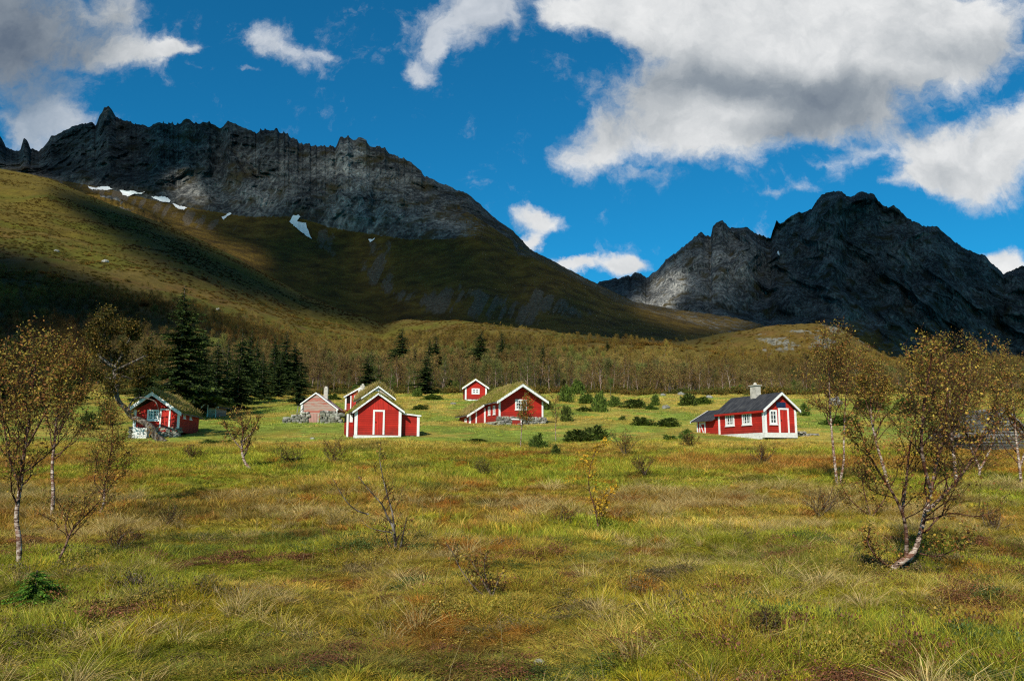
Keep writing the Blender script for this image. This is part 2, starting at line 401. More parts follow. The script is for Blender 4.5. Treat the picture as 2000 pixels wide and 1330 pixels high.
SNOW = [('mountain', [(171, 364), (185, 367), (200, 364), (210, 364), (220, 369), (212, 371), (190, 371), (176, 370)], 'thin snow strip below the cliffs, farthest left of the patches'),
        ('mountain', [(233, 371), (250, 373), (262, 373), (268, 376), (284, 375), (276, 379), (262, 379), (252, 384), (240, 381)], 'flat snow patch under the cliffs, second from the left'),
        ('mountain', [(294, 384), (310, 384), (322, 384), (333, 391), (331, 396), (318, 395), (305, 390)], 'bright lens shaped snow patch at the cliff foot'),
        ('mountain', [(335, 396), (350, 402), (360, 404), (367, 406), (358, 410), (350, 409), (340, 402)], 'short slanting snow patch at the foot of the pale rock'),
        ('mountain', [(432, 424), (440, 421), (448, 415), (453, 417), (446, 422), (437, 429)], 'small hooked snow patch on the green scree shoulder'),
        ('mountain', [(565, 433), (572, 421), (583, 420), (587, 424), (580, 432), (598, 436), (601, 448), (609, 467), (600, 462), (580, 446)], 'large white snow tongue pointing down the gully'),
        ('mountain', [(719, 466), (727, 468), (734, 464), (729, 470), (723, 473)], 'tiny snow patch below the tallest cliff'),
        ('far_mountain', [(1517, 491), (1520, 490), (1523, 497), (1522, 500), (1518, 495)], 'tiny snow fleck in the notch between the two right peaks')]
for sh_, poly, lab in SNOW:
    xs = [p[0] for p in poly]; ys = [p[1] for p in poly]
    gx, gy = np.meshgrid(np.arange(min(xs) - 1, max(xs) + 1.1, .5), np.arange(min(ys) - 1, max(ys) + 1.1, .5))
    w1 = .9 * noise3(gx / 3., gy / 3., 0, 3); w2 = .9 * noise3(gx / 3., gy / 3., 9, 3)
    ins = inpoly(gx + w1, gy + w2, poly)
    Ys = on_sheet(sh_, gx.ravel(), gy.ravel()).reshape(gx.shape)
    # a snowfield bridges the small relief of the rock below it
    Ysm = blur(Ys, 4) - 5
    V = P(gx, gy, np.minimum(Ysm, Ys - 3)).reshape(-1, 3)
    F = grid_faces(*gx.shape)
    F = F[ins.ravel()[F].sum(1) >= 3]
    used = np.unique(F); mp = np.zeros(len(V), int); mp[used] = np.arange(len(used))
    V = V[used]; c0 = V.mean(0)
    o = link('snow_patch', raw_mesh('snow_patch', V - c0, [mp[F]], [M_SNOW], smooth=True), None, c0)
    tag(o, lab, 'snow patch', 'old snow patches on the mountains')

# ------------------------------------------------------------------ ground sheet
rows = np.concatenate([np.arange(-40, 4, 2.), np.arange(4, 14, .16), np.geomspace(14, 60, 200), np.geomspace(60.4, 1500, 420)[0:], np.geomspace(1520, 9000, 24)])
cc = np.linspace(-1.05, 1.05, 640)
CC, YY = np.meshgrid(cc, rows)
XX = CC * (np.maximum(YY, -20) + 30)
ZZ = G(XX, YY)
ZZ = np.where(YY < 4, ZZ - 0.05, ZZ)
gpx, gpy = pix(XX, YY, ZZ)
def ground_colour(X, Y):
    """base colour of the vegetation at a point; also used to tint the grass tufts."""
    n1 = fbm(X / 5.5, Y / 5.5, 0, 4, 101); n2 = fbm(X / 1.7, Y / 1.7, 0, 3, 103); n3 = fbm(X / 14, Y / 9, 0, 3, 105)
    green = np.array([.228, .240, .018]); olive = np.array([.275, .222, .026]); rust = np.array([.25, .118, .022]); straw = np.array([.46, .35, .072])
    bright = np.array([.24, .300, .045]); dark = np.array([.055, .055, .014]); moss = np.array([.28, .23, .010])
    def mixc(a, b, k): return a * (1 - k[..., None]) + b * k[..., None]
    c = mixc(np.broadcast_to(green, X.shape + (3,)), olive, sstep(-.25, .35, n1))
    bog = sstep(13, 22, Y) * (1 - sstep(44, 51, Y))
    c = mixc(c, rust, np.clip(sstep(.05, .55, n3 + .22 * bog + .5 * n2) * (.2 + .5 * bog), 0, 1))
    c = mixc(c, rust * [1.1, .6, .5], sstep(.3, .5, fbm(X / .8, Y / 1.2, 0, 3, 115)) * .6)
    c = mixc(c, straw, sstep(.22, .55, n2) * .5)
    edge = np.exp(-((Y - 49 - 2 * n1) / 3.2) ** 2)
    c = mixc(c, straw * .8 + rust * .3, edge * .62)
    mead = sstep(49, 55, Y + 3 * n1)
    mc = mixc(mixc(np.broadcast_to(bright, X.shape + (3,)), straw * .95, sstep(-.2, .34, n1 + .5 * n2 + .28 * sstep(75, 120, Y)) * .85), olive, sstep(.2, .6, fbm(X / 3, Y / 9, 0, 3, 107)) * .5)
    c = mixc(c, mc, mead)
    c = mixc(c, moss, sstep(.28, .5, fbm(X / 1.1, Y / 1.1, 0, 3, 109)) * (1 - sstep(8, 14, Y)) * .8)
    c = mixc(c, dark, sstep(.2, .6, fbm(X / 2.2 + 9, Y / 2.2, 0, 3, 111)) * .55 * (1 - mead))
    return c
gc = ground_colour(XX, YY)
# hill side colours
def mixk(a, b, k): return a * (1 - k[..., None]) + np.asarray(b) * k[..., None]
h1 = fbm(XX / 60, YY / 60, 0, 5, 201); h2 = fbm(XX / 13, YY / 13, 0, 3, 203)
hill = mixk(np.broadcast_to(np.array([.150, .108, .026]), XX.shape + (3,)), [.125, .118, .018], sstep(-.1, .35, h1))
hill = mixk(hill, [.165, .09, .028], sstep(.1, .5, h2) * .7)
uu = XX / np.maximum(YY, 25)
up = sstep(450, 800, YY) * sstep(-.05, -.3, uu)
hill = mixk(hill, [.150, .112, .018], up * .8)
hill = mixk(hill, [.112, .112, .014], up * sstep(.0, .4, h1) * .7)
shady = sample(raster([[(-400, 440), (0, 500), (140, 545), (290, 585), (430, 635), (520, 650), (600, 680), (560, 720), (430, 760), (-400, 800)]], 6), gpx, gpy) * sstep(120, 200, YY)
shade_band = sample(HILL_SHADE, gpx, gpy) * sstep(300, 420, YY)
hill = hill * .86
hill = mixk(hill, [.034, .030, .010], np.clip(shady * .85 + shade_band * .45, 0, .88))  # cloud shade on the hill is also painted into the ground colour
kf = sstep(120, 150, YY)[..., None]
kn = np.exp(-((uu - .37) / .13) ** 2) * sstep(330, 480, YY)
hill = mixk(hill, [.15, .085, .022], kn * .6)
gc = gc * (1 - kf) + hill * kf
# bare rock outcrops: alpha-like mask in 4th channel
outc = raster([[(1450, 662), (1490, 655), (1555, 662), (1560, 690), (1500, 682), (1455, 678)], [(1590, 636), (1625, 632), (1650, 650), (1615, 690), (1595, 680)], [(1470, 640), (1560, 630), (1680, 645), (1690, 655), (1560, 640)], [(1660, 655), (1690, 668), (1720, 700), (1700, 700)],
               [(20, 545), (180, 555), (170, 570), (20, 560)], [(195, 505), (215, 505), (212, 518), (196, 515)], [(1485, 690), (1520, 695), (1515, 708), (1490, 702)]], 3)
om = sample(outc, gpx, gpy) * sstep(300, 400, YY) * np.clip(.85 + 1.0 * fbm(XX / 7, YY / 40, 0, 4, 207), 0, 1)
om = om + .25 * sstep(.3, .6, h2) * sstep(600, 900, YY) + .42 * kn * sstep(.05, .45, fbm(XX / 22, YY / 30, 0, 4, 205)) * sstep(440, 520, YY)
gcol = np.concatenate([gc, np.clip(om, 0, 1)[..., None]], -1)
def ground_mat(t, b):
    g = t.new('ShaderNodeNewGeometry'); pos = g.outputs['Position']
    a = t.new('ShaderNodeAttribute', attribute_name='Col')
    f = t.noise(pos, .9, 8, .7); m = t.noise(pos, .13, 6, .62)
    k = t.math('MULTIPLY', t.mapr(f, .3, .7, .55, 1.35), t.mapr(m, .3, .7, .65, 1.25))
    col = t.vec('SCALE', a.outputs['Color'], scale=k)
    rk = t.noise(t.scl(pos, (.35, .35, .12)), 1, 7, .7, .3)
    rock = t.ramp(rk, [(.35, lin(50, 50, 44)), (.5, lin(112, 110, 98)), (.68, lin(160, 156, 142))])
    e = t.math('ADD', a.outputs['Alpha'], t.math('MULTIPLY', t.math('SUBTRACT', t.noise(pos, .09, 6, .65), .5), 1.4))
    col = t.mix(t.mapr(e, .52, .6), col, rock)
    t.put(b.inputs['Base Color'], col)
    bump(t, b, t.math('ADD', f, t.math('MULTIPLY', m, 2.)), .6, .25)
M_GROUND = material('bog_and_meadow', ground_mat, .95, .1)
V = np.stack([XX, YY, ZZ], -1)
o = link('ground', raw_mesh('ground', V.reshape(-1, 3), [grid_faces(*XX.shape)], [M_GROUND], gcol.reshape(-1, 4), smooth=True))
tag(o, 'boggy ground, meadow and hillside of the valley', kind='structure')
vis = (YY > 140) & (YY <= crest(uu)[0] * 1.0)
sel = vis & (np.arange(XX.shape[1])[None] % 2 == 0)
deck_pts.append(V[sel]); deck_sh.append((sample(HILL_SHADE, gpx, gpy)[sel]) * 1.)

# ------------------------------------------------------------------ added unseen cloud deck; density shaped by the shade maps to darken the slopes
DZ = 2800.
dp = np.concatenate(deck_pts); ds = np.concatenate(deck_sh)
tt = (DZ - dp[:, 2]) / TOSUN[2]
qx, qy = dp[:, 0] + TOSUN[0] * tt, dp[:, 1] + TOSUN[1] * tt
cell = 18.
x0, x1, y0, y1 = qx.min() - 600, qx.max() + 600, qy.min() - 300, qy.max() + 300
nx, ny = int((x1 - x0) / cell) + 1, int((y1 - y0) / cell) + 1
ix, iy = ((qx - x0) / cell).round().astype(int), ((qy - y0) / cell).round().astype(int)
S = np.zeros((ny, nx)); N = np.zeros((ny, nx))
np.add.at(S, (iy, ix), ds); np.add.at(N, (iy, ix), 1)
for k in (1, 2, 4, 8, 16):
    Sb, Nb = blur(S, k), blur(N, k)
    fill = (N < .4) & (Nb > 1e-4)
    S = np.where(fill, Sb / np.maximum(Nb, 1e-9), S); N = np.where(fill, 1., N)
D = S / np.maximum(N, 1e-6)
DX, DY = np.meshgrid(x0 + np.arange(nx) * cell, y0 + np.arange(ny) * cell)
DZZ = DZ + 60 * fbm(DX / 500, DY / 500, 0, 4, 301) * 0
F = grid_faces(ny, nx)
F = F[(D.ravel()[F].max(1) > .02)]
used = np.unique(F); mp = np.zeros(nx * ny, int); mp[used] = np.arange(len(used))
def deck_mat(t, b):
    t.n.remove(b)
    a = t.attr('Col'); sx = t.new('ShaderNodeSeparateColor'); t.l.new(a, sx.inputs[0])
    tr = t.new('ShaderNodeBsdfTransparent'); d = t.new('ShaderNodeBsdfDiffuse'); d.inputs[0].default_value = (.22, .22, .23, 1)
    tl = t.new('ShaderNodeBsdfTranslucent'); tl.inputs[0].default_value = (.02, .021, .023, 1)
    ad = t.new('ShaderNodeAddShader'); t.l.new(d.outputs[0], ad.inputs[0]); t.l.new(tl.outputs[0], ad.inputs[1])
    mx = t.new('ShaderNodeMixShader'); t.l.new(sx.outputs[0], mx.inputs[0]); t.l.new(tr.outputs[0], mx.inputs[1]); t.l.new(ad.outputs[0], mx.inputs[2])
    t.l.new(mx.outputs[0], t.n['Material Output'].inputs[0])
M_DECK = bpy.data.materials.new('shade_deck'); M_DECK.use_nodes = True
_t = NT(M_DECK.node_tree); deck_mat(_t, _t.n['Principled BSDF'])
Vd = np.stack([DX, DY, DZZ], -1).reshape(-1, 3)[used]
dc = np.repeat(D.ravel()[used][:, None], 3, 1)
o = link('cloud_shade_caster', raw_mesh('cloud_shade_caster', Vd, [mp[F]], [M_DECK], dc, smooth=True))
tag(o, 'unseen cloud layer added above the valley, shaped to shade the slopes', kind='structure')
# ------------------------------------------------------------------ vegetation tools
def tubes(polys, sides=6, closed=False):
    """polys: list of (points (n,3), radii (n)). returns V, F(quads)."""
    Vs, Fs, off = [], [], 0
    for p, r in polys:
        p = np.asarray(p, float); r = np.asarray(r, float); n = len(p)
        d = np.gradient(p, axis=0); d /= np.linalg.norm(d, axis=1)[:, None] + 1e-9
        a = np.cross(d, [0.31, .95, .05]); nn = np.linalg.norm(a, axis=1)
        a[nn < 1e-3] = [1, 0, 0]; a /= np.linalg.norm(a, axis=1)[:, None]
        b = np.cross(d, a)
        th = np.arange(sides) * 2 * math.pi / sides
        ring = p[:, None] + r[:, None, None] * (np.cos(th)[None, :, None] * a[:, None] + np.sin(th)[None, :, None] * b[:, None])
        Vs.append(ring.reshape(-1, 3))
        i = off + np.arange(n * sides).reshape(n, sides); j = np.roll(i, -1, 1)
        Fs.append(np.stack([i[:-1], j[:-1], j[1:], i[1:]], -1).reshape(-1, 4))
        off += n * sides
    return np.concatenate(Vs), np.concatenate(Fs)
def unit(v): return v / (np.linalg.norm(v, axis=-1, keepdims=True) + 1e-9)
def leaf_quads(C, size, rng, aspect=.7, up=0.):
    """randomly turned rhombic leaves. C (n,3), size (n)."""
    n = len(C)
    a = unit(rng.normal(size=(n, 3)) + [0, 0, up]); b = unit(np.cross(a, rng.normal(size=(n, 3))))
    s = np.asarray(size)[:, None]
    V = np.stack([C - a * s, C + b * s * aspect, C + a * s, C - b * s * aspect], 1).reshape(-1, 3)
    return V, np.arange(4 * n).reshape(n, 4)
def blades(B, H, Wd, lean, rng, cols, droop=.5, seg=2):
    """grass blades: roots B, heights H, widths, lean vectors (n,2); cols (n,3)."""
    n = len(B); th = rng.uniform(0, math.pi, n); s = np.stack([np.cos(th), np.sin(th), 0 * th], -1)
    L = np.concatenate([lean, np.zeros((n, 1))], 1)
    V = []
    for k, tk in enumerate([0, .4, .75, 1.][: seg + 2] if seg == 2 else [0, .5, 1.]):
        z = np.zeros((n, 3)); z[:, 2] = H * (tk - droop * .35 * tk ** 3)
        c = B + z + L * (H * tk ** 1.8)[:, None]
        w = Wd * (1 - tk ** 1.6) * .5
        if tk == 1.: V.append(c[:, None])
        else: V.append(np.stack([c - s * w[:, None], c + s * w[:, None]], 1))
    V = np.concatenate(V, 1); m = V.shape[1]
    base = (np.arange(n) * m)[:, None]
    q = [base + np.array([[0, 1, 3, 2]]) + 2 * k for k in range((m - 1) // 2 - 1)]
    tr = base + np.array([[m - 3, m - 2, m - 1]])
    C = np.repeat(cols[:, None], m, 1)
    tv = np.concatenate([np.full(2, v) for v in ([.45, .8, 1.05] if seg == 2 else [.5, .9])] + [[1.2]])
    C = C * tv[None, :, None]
    return V.reshape(-1, 3), [np.concatenate(q), tr], C.reshape(-1, 3)
def join(parts):
    """parts: list of (V, [faces...], C)"""
    V, C, q, tr, off = [], [], [], [], 0
    for v, fs, c in parts:
        V.append(v); C.append(c)
        for f in fs:
            (q if f.shape[1] == 4 else tr).append(f + off)
        off += len(v)
    fs = ([np.concatenate(q)] if q else []) + ([np.concatenate(tr)] if tr else [])
    return np.concatenate(V), fs, np.concatenate(C)

def leafy(name, rough=.7, trans=.35, tint=False, inst=False, gain=1.):
    m = bpy.data.materials.new(name); m.use_nodes = True
    t = NT(m.node_tree); b = t.n['Principled BSDF']
    b.inputs['Roughness'].default_value = rough; b.inputs['Specular IOR Level'].default_value = .25
    c = t.attr('Col')
    if inst:
        c = t.mix(1, c, t.attr('tint', 'INSTANCER'), 'MULTIPLY')
    if gain != 1.: c = t.vec('SCALE', c, scale=gain)
    t.put(b.inputs['Base Color'], c)
    tl = t.new('ShaderNodeBsdfTranslucent'); t.put(tl.inputs[0], c)
    mx = t.new('ShaderNodeMixShader'); mx.inputs[0].default_value = trans
    t.l.new(b.outputs[0], mx.inputs[1]); t.l.new(tl.outputs[0], mx.inputs[2]); t.l.new(mx.outputs[0], t.n['Material Output'].inputs[0])
    return m
M_LEAF = leafy('leaves'); M_LEAF_I = leafy('leaves_of_a_wood', trans=.25, inst=True); M_GRASS_I = leafy('grass_blades', .6, .16, inst=True)
def bark_birch(t, b):
    o = t.obj()
    n = t.noise(t.scl(o, (9, 9, 26)), 1, 5, .65, .4); n2 = t.noise(t.scl(o, (3, 3, 4)), 1, 4, .6)
    c = t.ramp(n, [(.38, lin(46, 36, 30)), (.48, lin(118, 92, 76)), (.54, lin(186, 168, 150)), (.75, lin(216, 206, 192))])
    c = t.mix(t.mapr(n2, .5, .62), c, lin(120, 74, 54))
    t.put(b.inputs['Base Color'], t.mix(1, c, t.attr('Col'), 'MULTIPLY')); bump(t, b, n, .5, .006)
M_BIRCH = material('birch_bark', bark_birch, .8)
def bark_dark(t, b):
    n = t.noise(t.scl(t.obj(), (8, 8, 3)), 1, 6, .65)
    c = t.ramp(n, [(.35, lin(58, 46, 36)), (.6, lin(128, 112, 96))])
    t.put(b.inputs['Base Color'], c); bump(t, b, n, .6, .02)
M_BARK = material('dark_bark', bark_dark, .9)
def bark_grey(t, b):
    n = t.noise(t.scl(t.obj(), (8, 8, 4)), 1, 6, .65)
    c = t.ramp(n, [(.4, lin(44, 38, 32)), (.52, lin(96, 86, 76)), (.68, lin(158, 150, 138))])
    t.put(b.inputs['Base Color'], c); bump(t, b, n, .6, .02)
M_GREYBARK = material('lichen_grey_bark', bark_grey, .9)

def wander(p0, d, L, r0, r1, n, rng, bend=.25, up=.1):
    pts = [np.array(p0, float)]; d = np.array(d, float); d /= np.linalg.norm(d)
    for i in range(n):
        d = d + rng.normal(size=3) * bend * (1. / math.sqrt(n)) + np.array([0, 0, up / n]); d /= np.linalg.norm(d)
        pts.append(pts[-1] + d * L / n)
    return np.array(pts), np.linspace(r0, r1, n + 1)
def branchy(stems, rng, n1=12, len1=.45, n2=5, n3=3, up=.5, leaves=2000, leafsize=.02, spread=1., start=.25, twig=.003, tip_leaf=True, cluster=.04):
    """stems: list of (pts, radii). Grows 3 orders of branches; returns thick tubes, thin tubes, leaf anchor points."""
    thick, thin, tips = [], [], []
    n_full = n1; T_full = max(np.linalg.norm(np.diff(np.asarray(p), axis=0), axis=1).sum() for p, _ in stems)
    for pts, rad in stems:
        pts = np.asarray(pts, float); thick.append((pts, rad))
        seg = np.linalg.norm(np.diff(pts, axis=0), axis=1); cum = np.concatenate([[0], np.cumsum(seg)]); T = cum[-1]
        n1 = max(2, int(round(n_full * min(1., (T / T_full) ** 1.0))))
        for k in range(n1):
            s = (start + (1 - start) * (k + rng.uniform(0, 1)) / n1) * T
            i = min(np.searchsorted(cum, s) - 1, len(seg) - 1); i = max(i, 0); f = (s - cum[i]) / max(seg[i], 1e-6)
            p = pts[i] + (pts[i + 1] - pts[i]) * f; r = (rad[i] + (rad[i + 1] - rad[i]) * f)
            ax = unit(pts[i + 1] - pts[i]); th = rng.uniform(0, 2 * math.pi)
            side = unit(np.cross(ax, [math.cos(th), math.sin(th), .2]))
            d = side * spread + ax * rng.uniform(.4, 1.0) + np.array([0, 0, up * .5])
            L = len1 * T * (1.15 - .75 * s / T) * rng.uniform(.6, 1.15)
            b1 = wander(p, d, L * 1.12, max(r * .5, twig * 1.6), twig * 1.2, 6, rng, .55, up)
            (thick if r * .5 > .012 else thin).append(b1)
            for j in range(n2):
                q = rng.uniform(.25, 1.); ii = min(int(q * 6), 5); pp = b1[0][ii] + (b1[0][ii + 1] - b1[0][ii]) * (q * 6 - ii)
                d2 = unit(unit(b1[0][ii + 1] - b1[0][ii]) + rng.normal(size=3) * .6 + [0, 0, .25])
                L2 = L * rng.uniform(.25, .55)
                b2 = wander(pp, d2, L2, max(b1[1][ii] * .6, twig), twig * .8, 4, rng, .6, up * .6)
                thin.append(b2)
                for m in range(n3):
                    q = rng.uniform(.2, 1.); ii = min(int(q * 4), 3); pp = b2[0][ii] + (b2[0][ii + 1] - b2[0][ii]) * (q * 4 - ii)
                    d3 = unit(unit(b2[0][ii + 1] - b2[0][ii]) + rng.normal(size=3) * .7 + [0, 0, .15])
                    b3 = wander(pp, d3, L2 * rng.uniform(.35, .7), twig * .8, twig * .5, 3, rng, .5, 0)
                    thin.append(b3); tips.append(b3[0]); 
                tips.append(b2[0])
    tp = np.concatenate(tips)
    c = tp[rng.integers(0, len(tp), leaves)] + rng.normal(size=(leaves, 3)) * cluster
    return thick, thin, c
def leafcols(n, rng, pal, wts):
    pal = np.array(pal); i = rng.choice(len(pal), n, p=np.array(wts) / sum(wts))
    return np.repeat(pal[i] * rng.uniform(.7, 1.3, (n, 1)), 4, 0)
GOLD = [lin(196, 160, 64), lin(160, 134, 56), lin(142, 132, 54), lin(160, 108, 56), lin(112, 106, 48), lin(226, 194, 92)]

def tree(name, label, cat, base, stems, rng, mat=None, group=None, trunkcol=None, leafw=(1, 3, 2, 4, 2, .3), pal=None, leafsize=.022, twigcol=lin(78, 52, 40), tsides=7, leaf_mat=None, **kw):
    """a thing: trunk, twigs and foliage as parts, geometry relative to the base."""
    base = np.array(base, float)
    root = tag(empty(name, base), label, cat, group)
    st = [(np.asarray(p) - base, r) for p, r in stems]
    clear = kw.pop('clear', None)
    thick, thin, c = branchy(st, rng, **kw)
    if clear: c = c[~clear(c)]; thin = [q for q in thin if not clear(q[0]).any()]; thick = [q for i_, q in enumerate(thick) if i_ == 0 or len(q[0]) != 7 or not clear(q[0]).any()]
    V, F = tubes(thick, tsides)
    rr = np.concatenate([np.repeat(r, tsides) for _, r in thick])
    k = sstep(.012, .035, rr)[:, None] if trunkcol is None else np.ones((len(V), 1))
    cols = (1 - k) * np.array([.33, .2, .15]) + k
    link('trunk', raw_mesh('trunk', V, [F], [mat or M_BIRCH], cols, smooth=True), root)
    V, F = tubes(thin, 3)
    link('twigs', raw_mesh('twigs', V, [F], [M_LEAF], np.repeat(np.array([twigcol]), len(V), 0) * rng.uniform(.6, 1.4, (len(V), 1)), smooth=True), root)
    V, F = leaf_quads(c, leafsize * rng.uniform(.6, 1.3, len(c)), rng)
    link('foliage', raw_mesh('foliage', V, [F], [leaf_mat or M_LEAF], leafcols(len(c), rng, pal or GOLD, leafw)), root)
    return root
def stem_px(pts, Y, r0, r1, dY=None):
    """a stem through places of the survey picture, at distance Y."""
    a = np.array([P(x, y, Y + (dY[i] if dY is not None else 0)) for i, (x, y) in enumerate(pts)])
    # resample smoothly
    n = len(a); tt = np.linspace(0, n - 1, (n - 1) * 3 + 1); o = []
    for q in tt:
        i = min(int(q), n - 2); f = q - i
        p0, p1, p2, p3 = a[max(i - 1, 0)], a[i], a[i + 1], a[min(i + 2, n - 1)]
        o.append(.5 * (2 * p1 + (p2 - p0) * f + (2 * p0 - 5 * p1 + 4 * p2 - p3) * f * f + (3 * p1 - p0 - 3 * p2 + p3) * f ** 3))
    o = np.array(o)
    return o, np.linspace(r0, r1, len(o))
def base_at(px, py):
    return gp(px, py)

# ------------------------------------------------------------------ foreground birches
GRP = 'young autumn birches in the foreground'
def birch_from(label, base, lines, rng_seed, rad, group=GRP, name='birch_tree', cat='birch tree', **kw):
    """base (px,py) on the ground; lines: list of pixel polylines (first point near the base)."""
    b = base_at(*base); Y = b[1]; rng = np.random.default_rng(rng_seed)
    if name == 'birch_tree':
        kw['leaves'] = int(kw['leaves'] * 1.9); kw['leafsize'] *= .84; kw['n1'] = int(kw['n1'] * 1.35); kw['len1'] *= 1.3; kw['cluster'] = .06
    stems = []
    for ln in lines:
        pts, r0, r1 = ln[:3]
        dY = ln[3] if len(ln) > 3 else None
        s = stem_px(pts, Y, r0, r1, dY)
        stems.append(s)
    b[2] -= .05
    stems[0][0][0][2] = min(stems[0][0][0][2], b[2] - .05)
    return tree(name, label, cat, b, stems, rng, group=group, **kw)

birch_from('tall slender birch with white trunk at the far left edge of the bog', (36, 1112),
           [([(36, 1116), (38, 1060), (32, 1010), (40, 950), (48, 880), (60, 800), (66, 740), (72, 690)], .042, .008, [0, 0, .05, .1, .1, .2, .2, .3]),
            ([(40, 950), (20, 900), (8, 830), (0, 760), (-6, 720)], .02, .005, [.1, .3, .5, .6, .7]), ([(48, 880), (76, 830), (100, 780), (112, 730)], .018, .005, [0, -.2, -.3, -.4])],
           11, 0, n1=20, len1=.27, n2=9, n3=5, leaves=3000, leafsize=.024, start=.3, up=.7, twig=.0026)
birch_from('straight white trunked birch standing second from the left edge', (102, 1006),
           [([(102, 1010), (104, 960), (102, 910), (108, 850), (112, 790), (118, 730), (122, 690)], .05, .01, [0, 0, .1, .1, .2, .2, .3]),
            ([(108, 850), (140, 800), (160, 750), (170, 700)], .025, .006, [0, .3, .4, .5])],
           12, 0, n1=22, len1=.3, n2=9, n3=5, leaves=3000, leafsize=.03, start=.34, up=.7, twig=.0034)
birch_from('small leaning birch sapling with a pale forked stem at lower left', (110, 1120),
           [([(110, 1122), (116, 1092), (128, 1066), (136, 1044), (150, 1024), (172, 1002), (196, 976), (214, 950)], .022, .004, [0, 0, .1, .1, .2, .3, .4, .5]),
            ([(134, 1048), (128, 1028), (132, 1008), (140, 980)], .012, .003)],
           13, 0, n1=16, len1=.3, n2=5, n3=3, leaves=420, leafsize=.02, start=.35, up=.5, twig=.0022)
birch_from('thin birch with reddish crooked stem beside the left birches', (196, 1006),
           [([(194, 1008), (203, 980), (204, 950), (212, 910), (218, 870), (220, 820)], .03, .006, [0, 0, .1, .1, .2, .2])],
           14, 0, n1=24, len1=.36, n2=7, n3=4, leaves=2000, leafsize=.026, start=.2, up=.5, twig=.003)
birch_from('crooked small birch with white bent foot in the middle of the bog', (498, 920),
           [([(499, 923), (484, 911), (475, 894), (472, 870), (474, 840), (470, 812)], .075, .012, [0, 0, .1, .1, .2, .2]),
            ([(474, 880), (450, 850), (436, 826)], .03, .008), ([(474, 862), (496, 840), (506, 818)], .03, .008)],
           15, 0, n1=13, len1=.34, n2=6, n3=4, leaves=620, leafsize=.042, start=.3, up=.6, twig=.006)
# right hand group
birch_from('large many stemmed birch with white twisted foot at lower right', (1742, 1124),
           [([(1733, 1128), (1742, 1112), (1765, 1094), (1786, 1076), (1798, 1040), (1806, 1005), (1818, 960), (1830, 900), (1846, 840), (1850, 770), (1856, 712)], .05, .007, [0, 0, 0, 0, .1, .1, .2, .2, .3, .3, .4]),
            ([(1786, 1078), (1776, 1092), (1756, 1114), (1738, 1124)], .035, .035, [.12, .15, .12, .08]),
            ([(1770, 1086), (1770, 1040), (1762, 1000), (1742, 960), (1716, 920), (1694, 880), (1680, 840)], .028, .006, [0, -.1, -.2, -.3, -.4, -.5, -.6]),
            ([(1762, 1000), (1770, 940), (1776, 880), (1790, 800), (1800, 720)], .022, .006, [0, .2, .4, .6, .8]),
            ([(1808, 1000), (1850, 960), (1890, 910), (1920, 850), (1944, 790)], .028, .006, [0, .1, .3, .5, .7]),
            ([(1818, 960), (1800, 880), (1804, 800), (1816, 720), (1820, 690)], .026, .006, [0, -.3, -.4, -.5, -.6]),
            ([(1744, 1112), (1722, 1096), (1706, 1080), (1694, 1054), (1700, 1034)], .016, .006, [0, -.1, -.2, -.2, -.2]),
            ([(1796, 1080), (1830, 1086), (1870, 1070), (1896, 1046)], .012, .004, [0, -.1, -.2, -.3])],
           21, 0, n1=17, len1=.27, n2=9, n3=5, leaves=4400, leafsize=.023, start=.22, up=.7, twig=.0026)
birch_from('pair of slim pale birch stems from one root beside the right hut', (1640, 952),
           [([(1636, 952), (1630, 900), (1626, 860), (1622, 810), (1620, 760), (1618, 710), (1612, 670)], .055, .008, [0, 0, .1, .2, .2, .3, .3]),
            ([(1640, 945), (1648, 900), (1648, 860), (1650, 810), (1654, 750), (1660, 690)], .045, .008, [.1, .2, .3, .4, .5, .6])],
           22, 0, n1=26, len1=.28, n2=8, n3=4, leaves=3200, leafsize=.034, start=.4, up=.7, twig=.004)
birch_from('slim birch with reddish white leaning stem left of the large birch', (1736, 960),
           [([(1738, 962), (1728, 920), (1716, 880), (1706, 840), (1702, 815), (1700, 770), (1706, 720)], .055, .01, [0, 0, .1, .2, .2, .3, .3]),
            ([(1702, 815), (1690, 780), (1684, 740)], .02, .006), ([(1704, 825), (1722, 790), (1736, 750)], .02, .006)],
           23, 0, n1=20, len1=.3, n2=7, n3=4, leaves=2600, leafsize=.034, start=.4, up=.6, twig=.004)
birch_from('dense russet birch behind the large one, its crown highest on the right', (1866, 944),
           [([(1868, 946), (1864, 900), (1858, 850), (1856, 790), (1850, 730), (1846, 685)], .07, .01, [0, .1, .2, .2, .3, .3]),
            ([(1860, 860), (1830, 800), (1812, 750), (1800, 700)], .03, .008, [0, .4, .6, .8]), ([(1858, 850), (1884, 790), (1896, 730), (1900, 690)], .03, .008, [0, .4, .6, .8])],
           24, 0, n1=22, len1=.33, n2=8, n3=4, leaves=4600, leafsize=.032, start=.22, up=.6, twig=.004, leafw=(1, 3, 3, 4, 2, .4))
birch_from('forked birch with two spreading white limbs near the right edge', (1910, 930),
           [([(1908, 944), (1914, 916), (1902, 890), (1892, 860), (1884, 820), (1890, 770), (1894, 720)], .055, .01, [0, 0, .1, .1, .2, .3, .4]),
            ([(1914, 916), (1928, 890), (1940, 856), (1950, 800), (1956, 740), (1952, 700)], .045, .008, [0, .1, .2, .3, .4, .5])],
           25, 0, n1=18, len1=.3, n2=7, n3=4, leaves=3000, leafsize=.034, start=.28, up=.6, twig=.004, leafw=(1, 3, 3, 4, 2, .4))
